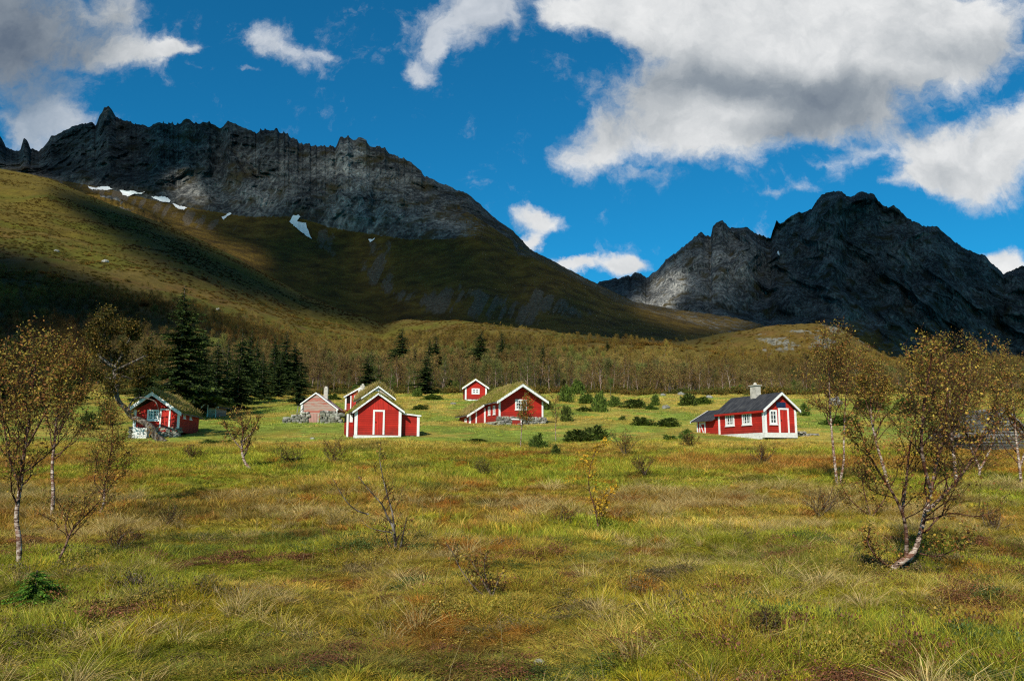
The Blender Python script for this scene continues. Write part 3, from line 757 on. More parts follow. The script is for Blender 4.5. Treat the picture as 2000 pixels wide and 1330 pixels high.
birch_from('broad bushy birch cut off by the right edge of the view', (1990, 950),
           [([(1996, 956), (1990, 900), (1984, 850), (1980, 790), (1976, 740)], .05, .01, [0, 0, .1, .2, .3]),
            ([(1992, 910), (2010, 860), (2016, 800), (2012, 750)], .04, .01, [0, .2, .4, .6])],
           26, 0, n1=16, len1=.3, n2=6, n3=4, leaves=2000, leafsize=.034, start=.2, up=.5, twig=.004)
birch_from('low twiggy birch bush filling the gap left of the large right birch', (1700, 1010),
           [([(1702, 1014), (1690, 970), (1684, 930), (1690, 880)], .02, .005), ([(1702, 1010), (1730, 970), (1740, 930)], .02, .005), ([(1700, 1008), (1660, 975), (1640, 940)], .018, .005)],
           27, 0, n1=12, len1=.36, n2=6, n3=4, leaves=1200, leafsize=.022, start=.1, up=.5, twig=.0026, name='birch_bush', cat='birch bush', group='twiggy birch bushes in the bog')
# small saplings near the huts
birch_from('small birch in front of the cellar door of the large sod roofed hut', (1016, 876),
           [([(1016, 878), (1018, 850), (1020, 820), (1024, 800), (1028, 785)], .035, .008)], 31, 0, n1=14, len1=.33, n2=6, n3=3, leaves=900, leafsize=.045, start=.4, up=.5, twig=.005, group='birch saplings around the huts')
birch_from('thin white birch sapling right of the large sod roofed hut', (1086, 862),
           [([(1086, 864), (1085, 840), (1086, 815), (1084, 790), (1086, 775)], .035, .006)], 32, 0, n1=14, len1=.25, n2=4, n3=3, leaves=240, leafsize=.04, start=.4, up=.5, twig=.005, group='birch saplings around the huts')
# bare shrub, twiggy bush, yellow sapling
birch_from('dark half dead shrub with long bare grey limbs in the bog centre', (774, 1092),
           [([(776, 1096), (772, 1060), (768, 1030), (756, 1008), (746, 985), (722, 958), (700, 930)], .03, .004, [0, 0, 0, .1, .1, .2, .2]),
            ([(770, 1040), (766, 1000), (752, 950), (742, 900), (744, 870)], .018, .002, [0, .1, .2, .3, .3]),
            ([(720, 1004), (700, 998), (682, 985), (664, 960), (650, 935)], .014, .003, [0, 0, 0, 0, 0]), ([(768, 1040), (744, 1036), (722, 1030), (706, 1015)], .01, .003),
            ([(776, 1090), (784, 1060), (790, 1030), (796, 1005)], .018, .004, [0, -.1, -.1, -.1]), ([(774, 1090), (760, 1062), (752, 1040)], .014, .004, [0, -.1, -.1])],
           33, 0, n1=12, len1=.24, n2=5, n3=3, leaves=420, leafsize=.02, start=.1, up=.4, twig=.0022, name='dead_shrub', cat='shrub', mat=M_GREYBARK, group='shrubs scattered in the bog')
birch_from('low twiggy bush with sparse pale leaves right of the dead shrub', (958, 1170),
           [([(962, 1172), (952, 1140), (946, 1110), (950, 1080)], .012, .003), ([(960, 1170), (970, 1140), (985, 1110)], .01, .003), ([(960, 1172), (930, 1150), (900, 1112), (885, 1080), (870, 1060)], .01, .003, [0, 0, 0, 0, 0]), ([(960, 1165), (935, 1120), (915, 1085)], .01, .003)],
           34, 0, n1=12, len1=.35, n2=5, n3=3, leaves=330, leafsize=.016, start=.1, up=.4, twig=.0018, name='shrub', cat='shrub', mat=M_BARK, group='shrubs scattered in the bog')
birch_from('golden leaved birch sapling standing alone right of centre', (1166, 1034),
           [([(1168, 1036), (1164, 1000), (1152, 960), (1150, 930), (1158, 895), (1170, 870)], .016, .003), ([(1168, 1030), (1180, 990), (1200, 950)], .01, .003)],
           35, 0, n1=14, len1=.25, n2=4, n3=2, leaves=620, leafsize=.026, start=.1, up=.4, twig=.0022, pal=[lin(226, 180, 52), lin(200, 150, 40), lin(150, 120, 30)], leafw=(3, 2, 1), group='shrubs scattered in the bog', name='birch_sapling')
rb = np.random.default_rng(77)
BUSH = [(560, 910, 'low green shrub behind the white footed small birch', 90, 24, (0, 1, 4, 1, 4, 0)), (255, 1165, 'grey heather tuft at lower left', 60, 40, None), (1600, 1010, 'dark russet twiggy bush left of the right birches', 110, 60, (0, 1, 1, 4, 2, 0)),
        (1260, 930, 'small dark twiggy bush behind the golden sapling', 50, 40, (0, 1, 2, 3, 3, 0)), (650, 905, 'brown twiggy bush in the middle bog', 90, 40, (0, 1, 1, 4, 2, 0)), (945, 930, 'small green twiggy bush near the bog centre', 34, 30, (0, 0, 4, 0, 5, 0)),
        (1490, 910, 'rusty twiggy bush in front of the right hut', 60, 44, (0, 2, 1, 4, 2, 0)), (1220, 890, 'thin leafy sapling at the edge of the meadow', 26, 46, (1, 2, 3, 2, 2, 0)), (380, 900, 'brownish bush beside the left birches', 60, 30, (0, 1, 2, 4, 3, 0)),
        (1500, 1260, 'leafy dark green dwarf shrub at the bottom right', 130, 70, (0, 0, 2, 0, 6, 0)), (230, 1085, 'reddish brown heather bush at lower left', 70, 60, (0, 0, 0, 5, 1, 0)), (1095, 1020, 'pale brown dead tuft left of the golden sapling', 60, 26, (0, 3, 0, 3, 0, 0)),
        (1350, 875, 'dark small bush at the meadow edge below the right hut', 44, 30, (0, 0, 2, 2, 5, 0)), (330, 1030, 'dark twiggy bush in the left bog', 60, 40, (0, 0, 3, 2, 3, 0)), (1940, 1040, 'russet bush low at the right edge', 90, 50, (0, 1, 2, 4, 2, 0))]
for px_, py_, lab, wpx, hpx, wt in BUSH:
    b = base_at(px_, py_); s = b[1] / FPX; w_, h_ = wpx * s, hpx * s
    rng = np.random.default_rng(int(px_))
    stems = [wander(b + [rng.uniform(-.01, .01), rng.uniform(-.01, .01), -.03], [rng.uniform(-1, 1) * .55 * w_ / h_, rng.uniform(-1, 1) * .4 * w_ / h_, 1], h_ * rng.uniform(.8, 1.2) * max(1, .5 * w_ / h_), .006 + h_ * .008, .002 + h_ * .002, 5, rng, .5, .2) for _ in range(9)]
    hz = wt is None
    tree('heather_tuft' if hz else 'bush', lab, 'heather' if hz else 'bush', b, stems, rng, mat=M_BARK, group='shrubs scattered in the bog', n1=9, len1=.5, n2=5, n3=2, leaves=900, leafsize=max(.008, .9 * s), start=.1, up=.6, twig=max(.0012, .11 * s), tsides=4,
         leafw=wt or (1, 1, 1), pal=[lin(150, 132, 126), lin(120, 98, 92), lin(90, 80, 60)] if hz else None, cluster=.02)

# the old gnarled tree bending over the left hut
b = base_at(322, 862); Y0 = b[1]; rng = np.random.default_rng(5)
lines = [([(322, 866), (304, 852), (296, 836), (280, 824), (258, 814), (246, 798), (232, 784), (226, 762), (224, 740), (222, 716), (214, 690), (206, 660), (200, 640)], .27, .05),
         ([(226, 776), (232, 750), (240, 735), (262, 742), (280, 736), (300, 726)], .1, .03), ([(250, 802), (256, 786), (270, 776), (300, 782), (308, 794), (314, 812)], .07, .02),
         ([(223, 740), (210, 738), (196, 736), (180, 728)], .08, .03), ([(224, 720), (240, 690), (252, 664), (270, 640)], .12, .04), ([(222, 716), (196, 696), (184, 670), (186, 648)], .12, .04),
         ([(206, 668), (226, 648), (246, 640), (262, 646)], .07, .03), ([(224, 724), (262, 706), (296, 690), (320, 684)], .1, .03)]
stems = [stem_px(l, Y0, a, z, [rng.normal() * .5 * (i > 1) for i in range(len(l))]) for l, a, z in lines]
tree('old_gnarled_tree', 'old gnarled grey tree leaning over the left hut with yellowing crown', 'tree', b, stems, rng, mat=M_GREYBARK, trunkcol=1, n1=15, len1=.24, n2=9, n3=5, leaves=16000, leafsize=.075, start=.46, up=.6, twig=.011, cluster=.2,
     pal=[lin(96, 84, 30), lin(74, 70, 24), lin(112, 84, 34), lin(60, 58, 22), lin(130, 108, 40)], leafw=(3, 3, 2, 3, 1), group=None, clear=lambda p: (p[:, 2] < 3.7) & (p[:, 0] > -2.9))

# ------------------------------------------------------------------ spruces
def spruce_mesh(H, Rm, rng, dens=1., asym=0., col=(lin(50, 66, 28), lin(76, 90, 36), lin(34, 46, 24)), needle=.5, smin=.08):
    Bs, Ss, Cs = [], [], []
    nl = int(H * 3.6 * dens); polys = [(np.array([[0, 0, -.5], [0.02 * H * asym, 0, H * .5], [0, 0, H * .99]]), np.array([H * .018, H * .01, .01]))]
    for k in range(nl):
        z = H * (.06 + .93 * (k / nl) ** .9); rel = z / H
        R = Rm * (1 - rel) ** .8 * rng.uniform(.6, 1.15) * (.95 + .12 * math.sin(z * 2.3 + Rm * 9)) + .06
        for j in range(rng.integers(5, 8)):
            th = rng.uniform(0, 2 * math.pi); L = R * rng.uniform(.65, 1.2) * (1 + asym * math.cos(th))
            if rng.random() < .06: continue
            dz0 = .25 * (rel - .3)
            n = max(3, int(L / .16 * min(dens, 6.))); q = (np.arange(n) + rng.uniform(0, 1, n)) / n
            c = np.stack([np.cos(th) * L * q, np.sin(th) * L * q, z + L * (dz0 * q - .34 * q ** 2 + .22 * q ** 4)], -1)
            out = np.array([math.cos(th), math.sin(th), 0]); sd = np.array([-math.sin(th), math.cos(th), 0])
            for s_ in (-1, 1, 0):
                dirv = unit(out[None] * rng.uniform(.5, 1, (n, 1)) + sd[None] * s_ * rng.uniform(.6, 1.2, (n, 1)) + np.array([[0, 0, -1]]) * rng.uniform(.1, .6, (n, 1)))
                ll = (needle * L * .42 * (1.1 - q * .75) + smin)[:, None] * rng.uniform(.6, 1.2, (n, 1))
                wv = unit(np.cross(dirv, rng.normal(size=(n, 3)))) * ll * .2
                V = np.stack([c - wv * .6, c + wv * .6, c + dirv * ll * .7 + wv, c + dirv * ll, c + dirv * ll * .7 - wv], 1)
                Bs.append(V.reshape(-1, 3))
                cc_ = np.array(col)[rng.integers(0, len(col), n)] * (.55 + .75 * q[:, None]) * rng.uniform(.75, 1.25)
                Cs.append(np.repeat(cc_, 5, 0))
    V = np.concatenate(Bs); i = np.arange(len(V)).reshape(-1, 5)
    return V, i, np.concatenate(Cs), polys
SPR = []
for k in range(5):
    rng = np.random.default_rng(400 + k)
    V, F, C, polys = spruce_mesh(10., [3.3, 3.0, 3.8, 2.8, 3.2][k], rng, 1.25, .25)
    me = raw_mesh('crown', V, [F], [M_LEAF], C)
    tv, tf = tubes(polys, 6); tm = raw_mesh('trunk', tv, [tf], [M_BARK], smooth=True)
    SPR.append((me, tm))
spruce_src = {}
def put_spruce(px_, pytop, pybase, k, label, wide=1., group='dark spruces at the edge of the wood', base=None, Yd=None):
    b = gp(px_, pybase)
    if Yd is not None:
        u_, _ = uw(px_, pybase); b = np.array([u_ * Yd, Yd, 0.]); b[2] = gz(b[0], b[1])
    zt = P(px_, pytop, b[1])[2]; H = zt - b[2]
    if k not in spruce_src:
        o = empty('spruce_tree', b); c = link('crown', SPR[k][0], o); tk = link('trunk', SPR[k][1], o)
        spruce_src[k] = (o, c, tk)
    else:
        s, c, tk = spruce_src[k]
        o = s.copy(); COL.objects.link(o)
        for ch in (c, tk):
            q = ch.copy(); COL.objects.link(q); q.parent = o
    o.location = b; o.rotation_euler = (0, 0, px_ * 1.7 % 6.28); o.scale = (H / 10 * wide, H / 10 * wide, H / 10)
    tag(o, label, 'spruce', group)
    return o
# big tree by the left hut: its own mesh
rng = np.random.default_rng(9)
Y_ = 76.; u_, _ = uw(344, 820); b = np.array([u_ * Y_, Y_, 0]); b[2] = gz(b[0], b[1])
H = P(344, 564, Y_)[2] - b[2]
V, F, C, polys = spruce_mesh(H * 1.04, H * .38, rng, 1.35, .24, needle=.42)
keep = (V.reshape(-1, 5, 3)[:, 0, 2] > H * .14); V = V.reshape(-1, 5, 3)[keep].reshape(-1, 3); C = C.reshape(-1, 5, 3)[keep].reshape(-1, 3)
F = np.arange(len(V)).reshape(-1, 5)
root = tag(empty('spruce_tree', b), 'tallest ragged dark spruce rising behind the left hut', 'spruce')
link('crown', raw_mesh('crown', V, [F], [M_LEAF], C), root)
tv, tf = tubes(polys, 7); link('trunk', raw_mesh('trunk', tv, [tf], [M_BARK], smooth=True), root)
# px, top, base, variant, width, distance, label
SP = [(390, 640, 810, 0, 1.1, 84, 'dark spruce close behind the tallest spruce'), (418, 660, 812, 1, 1.2, 88, 'dark spruce between the tallest spruce and the small far cabin'), (466, 640, 790, 2, 1.0, 100, 'pointed spruce right of the small far cabin, highest tip of its clump'),
      (462, 700, 805, 3, 1.5, 90, 'broad low spruce directly behind the small far cabin'), (498, 655, 780, 4, 1.1, 120, 'slim spruce in the left clump above the meadow'), (532, 650, 776, 0, 1.0, 128, 'spruce beside the slim one in the left clump'),
      (556, 645, 770, 1, 1.2, 140, 'round topped spruce at the right end of the left clump'), (574, 665, 772, 2, .9, 144, 'lower spruce at the right end of the left clump'), (440, 660, 780, 3, 1.0, 110, 'spruce in deep shade at the heart of the left clump'),
      (583, 706, 789, 4, 1.15, 98, 'lone spruce on the meadow edge left of the weathered barn'), (716, 694, 760, 0, 1.2, 118, 'spruce behind the sod roofed houses'), (724, 680, 750, 1, .8, 150, 'narrow spruce tip behind the sod roofed houses'),
      (785, 638, 716, 2, .85, 210, 'tall spruce on the wooded slope above the middle hut'), (810, 676, 716, 3, .8, 215, 'small spruce right of the tall one on the slope'), (838, 660, 712, 4, .8, 220, 'slim spruce tip left of a broader twin on the slope'),
      (852, 655, 714, 0, .9, 220, 'broader spruce of the twin tips on the slope'), (833, 688, 772, 1, 1.15, 128, 'full spruce at the wood edge between the middle huts'), (940, 643, 705, 2, .95, 240, 'spruce on the slope above the little rear hut'),
      (979, 646, 700, 3, .9, 260, 'greenish spruce right of the one above the rear hut'), (1062, 668, 725, 4, .8, 200, 'small spruce tip above the large sod roofed hut'), (1186, 666, 690, 0, 1.3, 330, 'rounded lone evergreen high on the slope at centre right'),
      (20, 640, 800, 1, 1.2, 100, 'shaded spruce at the far left edge'), (0, 660, 800, 2, 1.3, 90, 'shaded spruce half cut by the left edge'), (52, 655, 790, 3, 1.2, 112, 'shaded spruce behind the left birches'), (150, 690, 800, 4, 1.1, 100, 'dark low spruce behind the old gnarled tree'),
      (285, 650, 800, 0, 1.0, 96, 'dark spruce left of the tallest spruce'), (270, 690, 805, 1, 1.3, 90, 'bushy dark spruce left behind the left hut'), (370, 700, 812, 2, 1.2, 82, 'dense dark spruce touching the left hut roof line'),
      (405, 690, 806, 2, 1.5, 92, 'broad spruce filling the shade right of the tallest spruce'), (510, 690, 790, 3, 1.3, 108, 'low broad spruce in the middle of the left clump'), (545, 690, 784, 0, 1.3, 116, 'low dark spruce in front of the right end of the left clump'), (486, 640, 770, 4, 1.1, 140, 'far pointed spruce at the back of the left clump')]
for px_, tp_, bs_, k, wd, yd, lab in SP: put_spruce(px_, tp_, bs_, k, lab, wd * (.9 if px_ < 570 else 1.25), Yd=yd)
# young spruce bottom left
rng = np.random.default_rng(19)
b = base_at(66, 1192); s = b[1] / FPX; V, F, C, polys = spruce_mesh(74 * s, 84 * s, rng, 16., .1, smin=.012, col=(lin(82, 122, 36), lin(112, 150, 48), lin(60, 90, 30)), needle=.35)
root = tag(empty('young_spruce', b), 'small bright green spruce seedling at the lower left corner', 'young spruce')
link('crown', raw_mesh('crown', V, [F], [M_LEAF], C), root); tv, tf = tubes(polys, 5); link('trunk', raw_mesh('trunk', tv, [tf], [M_BARK], smooth=True), root)

# ------------------------------------------------------------------ juniper bushes
def juniper_mesh(rng, n=2600, flat=1., col=(lin(84, 98, 40), lin(112, 124, 52), lin(60, 66, 30))):
    th = rng.uniform(0, 2 * math.pi, n); rr = np.sqrt(rng.uniform(0, 1, n)); z = rng.uniform(0, 1, n)
    lob = 1 + .22 * np.sin(th * 3 + 1) + .15 * np.sin(th * 7)
    k6 = rng.uniform(-1, 1, (9, 4)); lump = np.zeros(n)
    prof = np.sqrt(np.maximum(1 - (z * 1.02) ** 2.2, 0)) * (.8 + .4 * z * (1 - z))
    c = np.stack([np.cos(th) * rr * prof * lob * .5, np.sin(th) * rr * prof * lob * .5, z * .86 * (1 + .18 * np.sin(th * 5 + z * 4))], -1)
    q9 = fbm(c[:, 0] * 5 + k6[0, 0] * 9, c[:, 1] * 5, c[:, 2] * 3, 3, int(abs(k6[0, 1]) * 99)); c[:, 2] *= 1 + .7 * q9; c[:, :2] *= (1 + .5 * q9)[:, None]
    kp = q9 > -.32; c = c[kp]; th = th[kp]; rr = rr[kp]; n = len(c)
    d = unit(np.stack([np.cos(th) * .45, np.sin(th) * .45, np.ones(n)], -1) + rng.normal(size=(n, 3)) * .35)
    L = rng.uniform(.07, .24, (n, 1)); w = unit(np.cross(d, rng.normal(size=(n, 3)))) * L * .13
    V = np.stack([c - w, c + w, c + d * L * .7 + w * .7, c + d * L, c + d * L * .7 - w * .7], 1).reshape(-1, 3)
    C = np.array(col)[rng.integers(0, 3, n)] * rng.uniform(.6, 1.3, (n, 1)) * (.5 + .7 * rr[:, None])
    return raw_mesh('juniper_bush', V, [np.arange(5 * n).reshape(n, 5)], [M_LEAF], np.repeat(C, 5, 0))
JUN = [juniper_mesh(np.random.default_rng(500 + k)) for k in range(3)]
JUNG = [juniper_mesh(np.random.default_rng(520 + k), col=(lin(96, 118, 46), lin(120, 138, 56), lin(74, 88, 38))) for k in range(3)]
JB = [(1106, 823, 24, 34, 0, 'upright dark juniper right of the large sod roofed hut'), (1253, 830, 44, 20, 0, 'dark wide juniper in the meadow, left one of a touching pair'), (1302, 832, 54, 18, 0, 'wide juniper with open twigs, right one of a touching pair'),
      (1130, 862, 70, 26, 0, 'broad low juniper clump at the meadow edge'), (1162, 858, 56, 34, 0, 'taller end of the juniper clump at the meadow edge'), (1052, 878, 40, 36, 1, 'leafy bush right of the cellar door birch'), (1085, 890, 22, 26, 0, 'small dark bush under the white sapling'),
      (1172, 804, 28, 42, 1, 'tall green juniper in the meadow behind the large hut'), (1145, 788, 36, 24, 1, 'green juniper left of the tall green one'), (1105, 786, 30, 34, 1, 'green juniper at the wood edge above the dark upright one'), (1128, 770, 30, 30, 1, 'bushy green juniper at the wood edge, second row'),
      (1068, 800, 22, 22, 0, 'dark juniper peeking out right of the large hut roof'), (1240, 797, 48, 20, 0, 'dark flat juniper near the wood at centre right'), (1280, 792, 20, 24, 1, 'upright small juniper beside the dark flat one'), (1272, 800, 26, 12, 1, 'low green juniper beside the dark flat one'),
      (1345, 792, 40, 26, 0, 'dark juniper above the annex of the right hut'), (1372, 790, 40, 16, 1, 'flat green juniper right above the annex roof'), (1215, 820, 14, 10, 0, 'tiny juniper left of the dark pair'), (1140, 803, 40, 10, 0, 'flat juniper strip in the meadow'),
      (1200, 795, 26, 24, 1, 'brownish green juniper between two others in the meadow'), (1440, 770, 30, 20, 1, 'juniper at the wood edge above the right hut'), (1572, 812, 22, 26, 1, 'juniper right behind the right hut gable'), (1700, 800, 60, 26, 1, 'juniper among the birches right of the hut'),
      (1310, 862, 40, 16, 1, 'low bush in the meadow left of the right hut'), (1340, 858, 26, 22, 1, 'small leafy bush just left of the right hut'), (846, 780, 44, 11, 1, 'green undergrowth at the foot of the middle spruce'), (815, 775, 22, 20, 1, 'small juniper left of the middle spruce'), (885, 762, 30, 20, 1, 'green bush behind the little rear hut'),
      (1000, 760, 24, 22, 1, 'green bush in the wood edge above the sod roof'), (1020, 744, 34, 26, 1, 'bright green bush in the wood above the large hut'), (910, 735, 50, 30, 1, 'bright green bush left of the little rear hut'), (1080, 730, 36, 24, 1, 'bright green bush on the slope right of the large hut'),
      (820, 800, 30, 12, 0, 'brown flat bush in the meadow by the middle hut'), (930, 862, 50, 8, 0, 'low dark ground bush in front of the sod roofed annex'), (410, 868, 40, 12, 1, 'leafy low bush in front of the left hut shadow'), (440, 866, 36, 10, 1, 'leafy low bush nearest the small birch'),
      (520, 912, 40, 14, 0, 'dark low bush beside the white footed small birch'), (572, 908, 50, 20, 0, 'dark green bush right of the white footed small birch'), (206, 830, 34, 50, 0, 'dark juniper left of the left hut'), (172, 840, 30, 40, 0, 'dark juniper under the old gnarled tree'), (1480, 770, 40, 20, 0, 'dark wood edge bush behind the chimney'),
      (1640, 830, 70, 24, 1, 'green bush between the birch stems right of the hut'), (1770, 810, 60, 34, 1, 'green bush behind the large right birch'), (695, 770, 26, 20, 1, 'green bush behind the white chimney'), (650, 782, 40, 14, 1, 'green bush behind the weathered barn')]
for i, (px_, py_, w_, h_, g_, lab) in enumerate(JB):
    b = gp(px_, py_); s = b[1] / FPX
    o = link('juniper_bush', (JUNG if g_ else JUN)[i % 3], None, b - [0, 0, .08]); o.scale = (w_ * s * 1.05, w_ * s * .9, h_ * s * .8); o.rotation_euler = (0, 0, i * 1.3)
    tag(o, lab, 'juniper bush', 'juniper bushes around the meadow')

# ------------------------------------------------------------------ birch wood on the hill side
def wood_tree(rng, H=7., green=False, nleaf=900, bare=.5):
    parts = []; H = H * .82
    lean = rng.normal(size=2) * .13
    p = np.array([[0, 0, -.4], [lean[0] * 2, lean[1] * 2, H * .35], [lean[0] * 5, lean[1] * 5, H * .7], [lean[0] * 6, lean[1] * 7, H]])
    tv, tf = tubes([(p, np.array([.07, .055, .03, .01]))], 4)
    tc_ = np.where(tv[:, 2:3] < H * .55, np.array([[.17, .14, .11]]), np.array([[.14, .09, .07]]))
    parts.append((tv, [tf], tc_))
    tws, anchors = [], []
    for k in range(16):
        z = H * rng.uniform(.25, .95); th = rng.uniform(0, 6.28); L = H * .30 * (1.2 - z / H) * rng.uniform(.7, 1.2) + .3
        a = wander([p[2][0] * z / H, p[2][1] * z / H, z], [math.cos(th), math.sin(th), 1.0], L, .03, .01, 3, rng, .4, .4)
        tws.append(a); anchors.append(a[0][1:])
        for j in range(4):
            a2 = wander(a[0][rng.integers(1, 4)], [math.cos(th) + rng.normal() * .6, math.sin(th) + rng.normal() * .6, .9], L * .6, .014, .006, 2, rng, .4, .2)
            tws.append(a2); anchors.append(a2[0])
    tv, tf = tubes(tws, 3); parts.append((tv, [tf], np.repeat([[.17, .10, .07]], len(tv), 0)))
    an = np.concatenate(anchors); c = an[rng.integers(0, len(an), nleaf)] + rng.normal(size=(nleaf, 3)) * .28
    V, F = leaf_quads(c, rng.uniform(.05, .12, nleaf), rng)
    pal = [lin(112, 118, 52), lin(92, 98, 44), lin(128, 128, 62)] if green else [lin(150, 126, 58), lin(128, 104, 52), lin(122, 120, 54), lin(112, 114, 52), lin(108, 84, 50)]
    parts.append((V, [F], leafcols(nleaf, rng, pal, [1] * len(pal))))
    return join(parts)
def source(name, parts_mesh):
    o = bpy.data.objects.new(name, parts_mesh); SRC.objects.link(o); return o
def new_src(name):
    return bpy.data.collections.new(name)
def scatter(name, pts, rot, scl, tint, kind_idx, coll, label):
    me = bpy.data.meshes.new(name); me.vertices.add(len(pts)); me.vertices.foreach_set('co', np.asarray(pts, np.float32).ravel())
    for nm, ty, dat, key in (('rot', 'FLOAT_VECTOR', rot, 'vector'), ('scl', 'FLOAT_VECTOR', scl, 'vector'), ('tint', 'FLOAT_COLOR', tint, 'color'), ('pick', 'INT', kind_idx, 'value')):
        a = me.attributes.new(nm, ty, 'POINT'); a.data.foreach_set(key, np.asarray(dat, np.int32 if ty == 'INT' else np.float32).ravel())
    o = link(name, me)
    ng = bpy.data.node_groups.new(name + '_scatter', 'GeometryNodeTree')
    ng.interface.new_socket('Geometry', in_out='INPUT', socket_type='NodeSocketGeometry'); ng.interface.new_socket('Geometry', in_out='OUTPUT', socket_type='NodeSocketGeometry')
    n, l = ng.nodes, ng.links
    gi, go = n.new('NodeGroupInput'), n.new('NodeGroupOutput'); ip = n.new('GeometryNodeInstanceOnPoints'); ci = n.new('GeometryNodeCollectionInfo')
    ci.inputs['Collection'].default_value = coll; ci.inputs['Separate Children'].default_value = True; ci.inputs['Reset Children'].default_value = True
    ip.inputs['Pick Instance'].default_value = True
    def na(nm, ty):
        q = n.new('GeometryNodeInputNamedAttribute'); q.data_type = ty; q.inputs['Name'].default_value = nm; return q.outputs['Attribute']
    l.new(gi.outputs[0], ip.inputs['Points']); l.new(ci.outputs[0], ip.inputs['Instance'])
    l.new(na('pick', 'INT'), ip.inputs['Instance Index']); l.new(na('rot', 'FLOAT_VECTOR'), ip.inputs['Rotation']); l.new(na('scl', 'FLOAT_VECTOR'), ip.inputs['Scale'])
    l.new(ip.outputs[0], go.inputs[0])
    m = o.modifiers.new('scatter', 'NODES'); m.node_group = ng
    tag(o, label, kind='stuff')
    return o
rng = np.random.default_rng(31)
SRC = new_src('wood_sources')
for k in range(7): V, F, C = wood_tree(rng, 7., k >= 6, 1300 if k < 6 else 1500); source('wood_tree_%d' % k, raw_mesh('wood_tree', V, F, [M_LEAF_I], C))
# low thicket clumps for the distant slopes
for k in range(3):
    n = 700; c = rng.normal(size=(n, 3)) * [1.3, 1.3, .5] + [0, 0, .9]
    V, F = leaf_quads(c, rng.uniform(.12, .3, n), rng); source('wood_y_%d' % k, raw_mesh('thicket', V, [F], [M_LEAF_I], leafcols(n, rng, [lin(126, 96, 42), lin(104, 84, 38), lin(92, 88, 34)], [1, 1, 1])))
def rand_ground(n, y0, y1, umax, rng, power=.5):
    Y = np.sqrt(rng.uniform(y0 ** 2, y1 ** 2, n)); X = Y * rng.uniform(-umax, umax, n)
    return X, Y
X, Y = rand_ground(40000, 122, 700, .80, rng)
u = X / Y; Yc, _ = crest(u)
d = fbm(X / 35, Y / 35, 0, 4, 601)
edge_ = 136 + 26 * fbm(X / 11, 0, 0, 3, 605) + 14 * sstep(.1, .4, u)
dens_ = np.where(Y < 260, .62, .5 - .35 * sstep(260, 620, Y)) * (1 + .7 * d)
gx_, gy_ = pix(X, Y, G(X, Y, False))
dens_ *= np.where(Y > 420, 1 - .8 * sstep(-.1, -.3, u), 1) * (1 - .55 * sstep(.25, .33, u) * sstep(400, 480, Y))
keep = (Y > edge_) & (rng.uniform(0, 1, len(X)) < dens_) & (Y < Yc - 5)
X, Y, d, u = X[keep], Y[keep], d[keep], u[keep]; Z = G(X, Y)
n = len(X); print('wood', n)
g2 = fbm(X / 22, Y / 22, 0, 3, 603)
pk = np.where((g2 > .30) & (Y < 300), 6, rng.integers(0, 6, n)); pk = np.where((Y > 330) & (rng.uniform(0, 1, n) < .6), 7 + rng.integers(0, 3, n), pk)
s = rng.uniform(.35, 1.1, n) * (1 - .35 * sstep(250, 600, Y))
s = np.where(Y < 160, s * .9, s)
tint = np.ones((n, 4)); tv_ = rng.uniform(.75, 1.25, n) * np.clip(1.12 + .8 * fbm(X / 50, Y / 50, 0, 3, 607), .5, 1.5)
br = sstep(380, 180, Y)
tint[:, 0] = (1.15 - .12 * br) * tv_ * (1 + .1 * d); tint[:, 1] = (1.04 - .10 * br) * tv_ * (1 + .12 * fbm(X / 9, Y / 9, 0, 2, 609)); tint[:, 2] = tv_ * (.8 + .3 * br)
rot = np.stack([rng.normal(size=n) * .05, rng.normal(size=n) * .05, rng.uniform(0, 6.28, n)], -1)
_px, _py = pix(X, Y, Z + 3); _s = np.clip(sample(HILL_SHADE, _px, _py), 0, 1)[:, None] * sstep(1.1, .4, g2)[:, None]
tint[:, :3] *= 1 - _s * [.45, .58, .7]  # cloud shade darkened into the tint of the wood trees
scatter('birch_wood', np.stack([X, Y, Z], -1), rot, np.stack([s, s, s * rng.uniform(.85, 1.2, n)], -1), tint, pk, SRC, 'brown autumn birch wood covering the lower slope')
# green undergrowth where the meadow meets the wood
X, Y = rand_ground(6500, 112, 215, .80, rng); u = X / Y
g3 = fbm(X / 12, Y / 16, 0, 4, 615)
keep = (Y > 126 + 9 * fbm(X / 9, 0, 0, 3, 617)) & (rng.uniform(0, 1, len(X)) < (.25 + 1.1 * g3 + .35 * np.exp(-((u - .06) / .12) ** 2)) * (1 - .55 * sstep(150, 200, Y)))
X, Y = X[keep], Y[keep]; n = len(X); print('under', n)
s = rng.uniform(.3, .85, n); tint = np.ones((n, 4)); tint[:, 0] = rng.uniform(.6, 1.0, n); tint[:, 1] = rng.uniform(.85, 1.1, n); tint[:, 2] = .8
scatter('undergrowth', np.stack([X, Y, G(X, Y)], -1), np.stack([0 * X, 0 * X, rng.uniform(0, 6.28, n)], -1), np.stack([s * .8, s * .8, s * rng.uniform(.5, .9, n)], -1), tint, np.where(rng.uniform(0, 1, n) < .04, 6, 7 + rng.integers(0, 3, n)), SRC, 'green willow and juniper undergrowth along the edge of the wood')
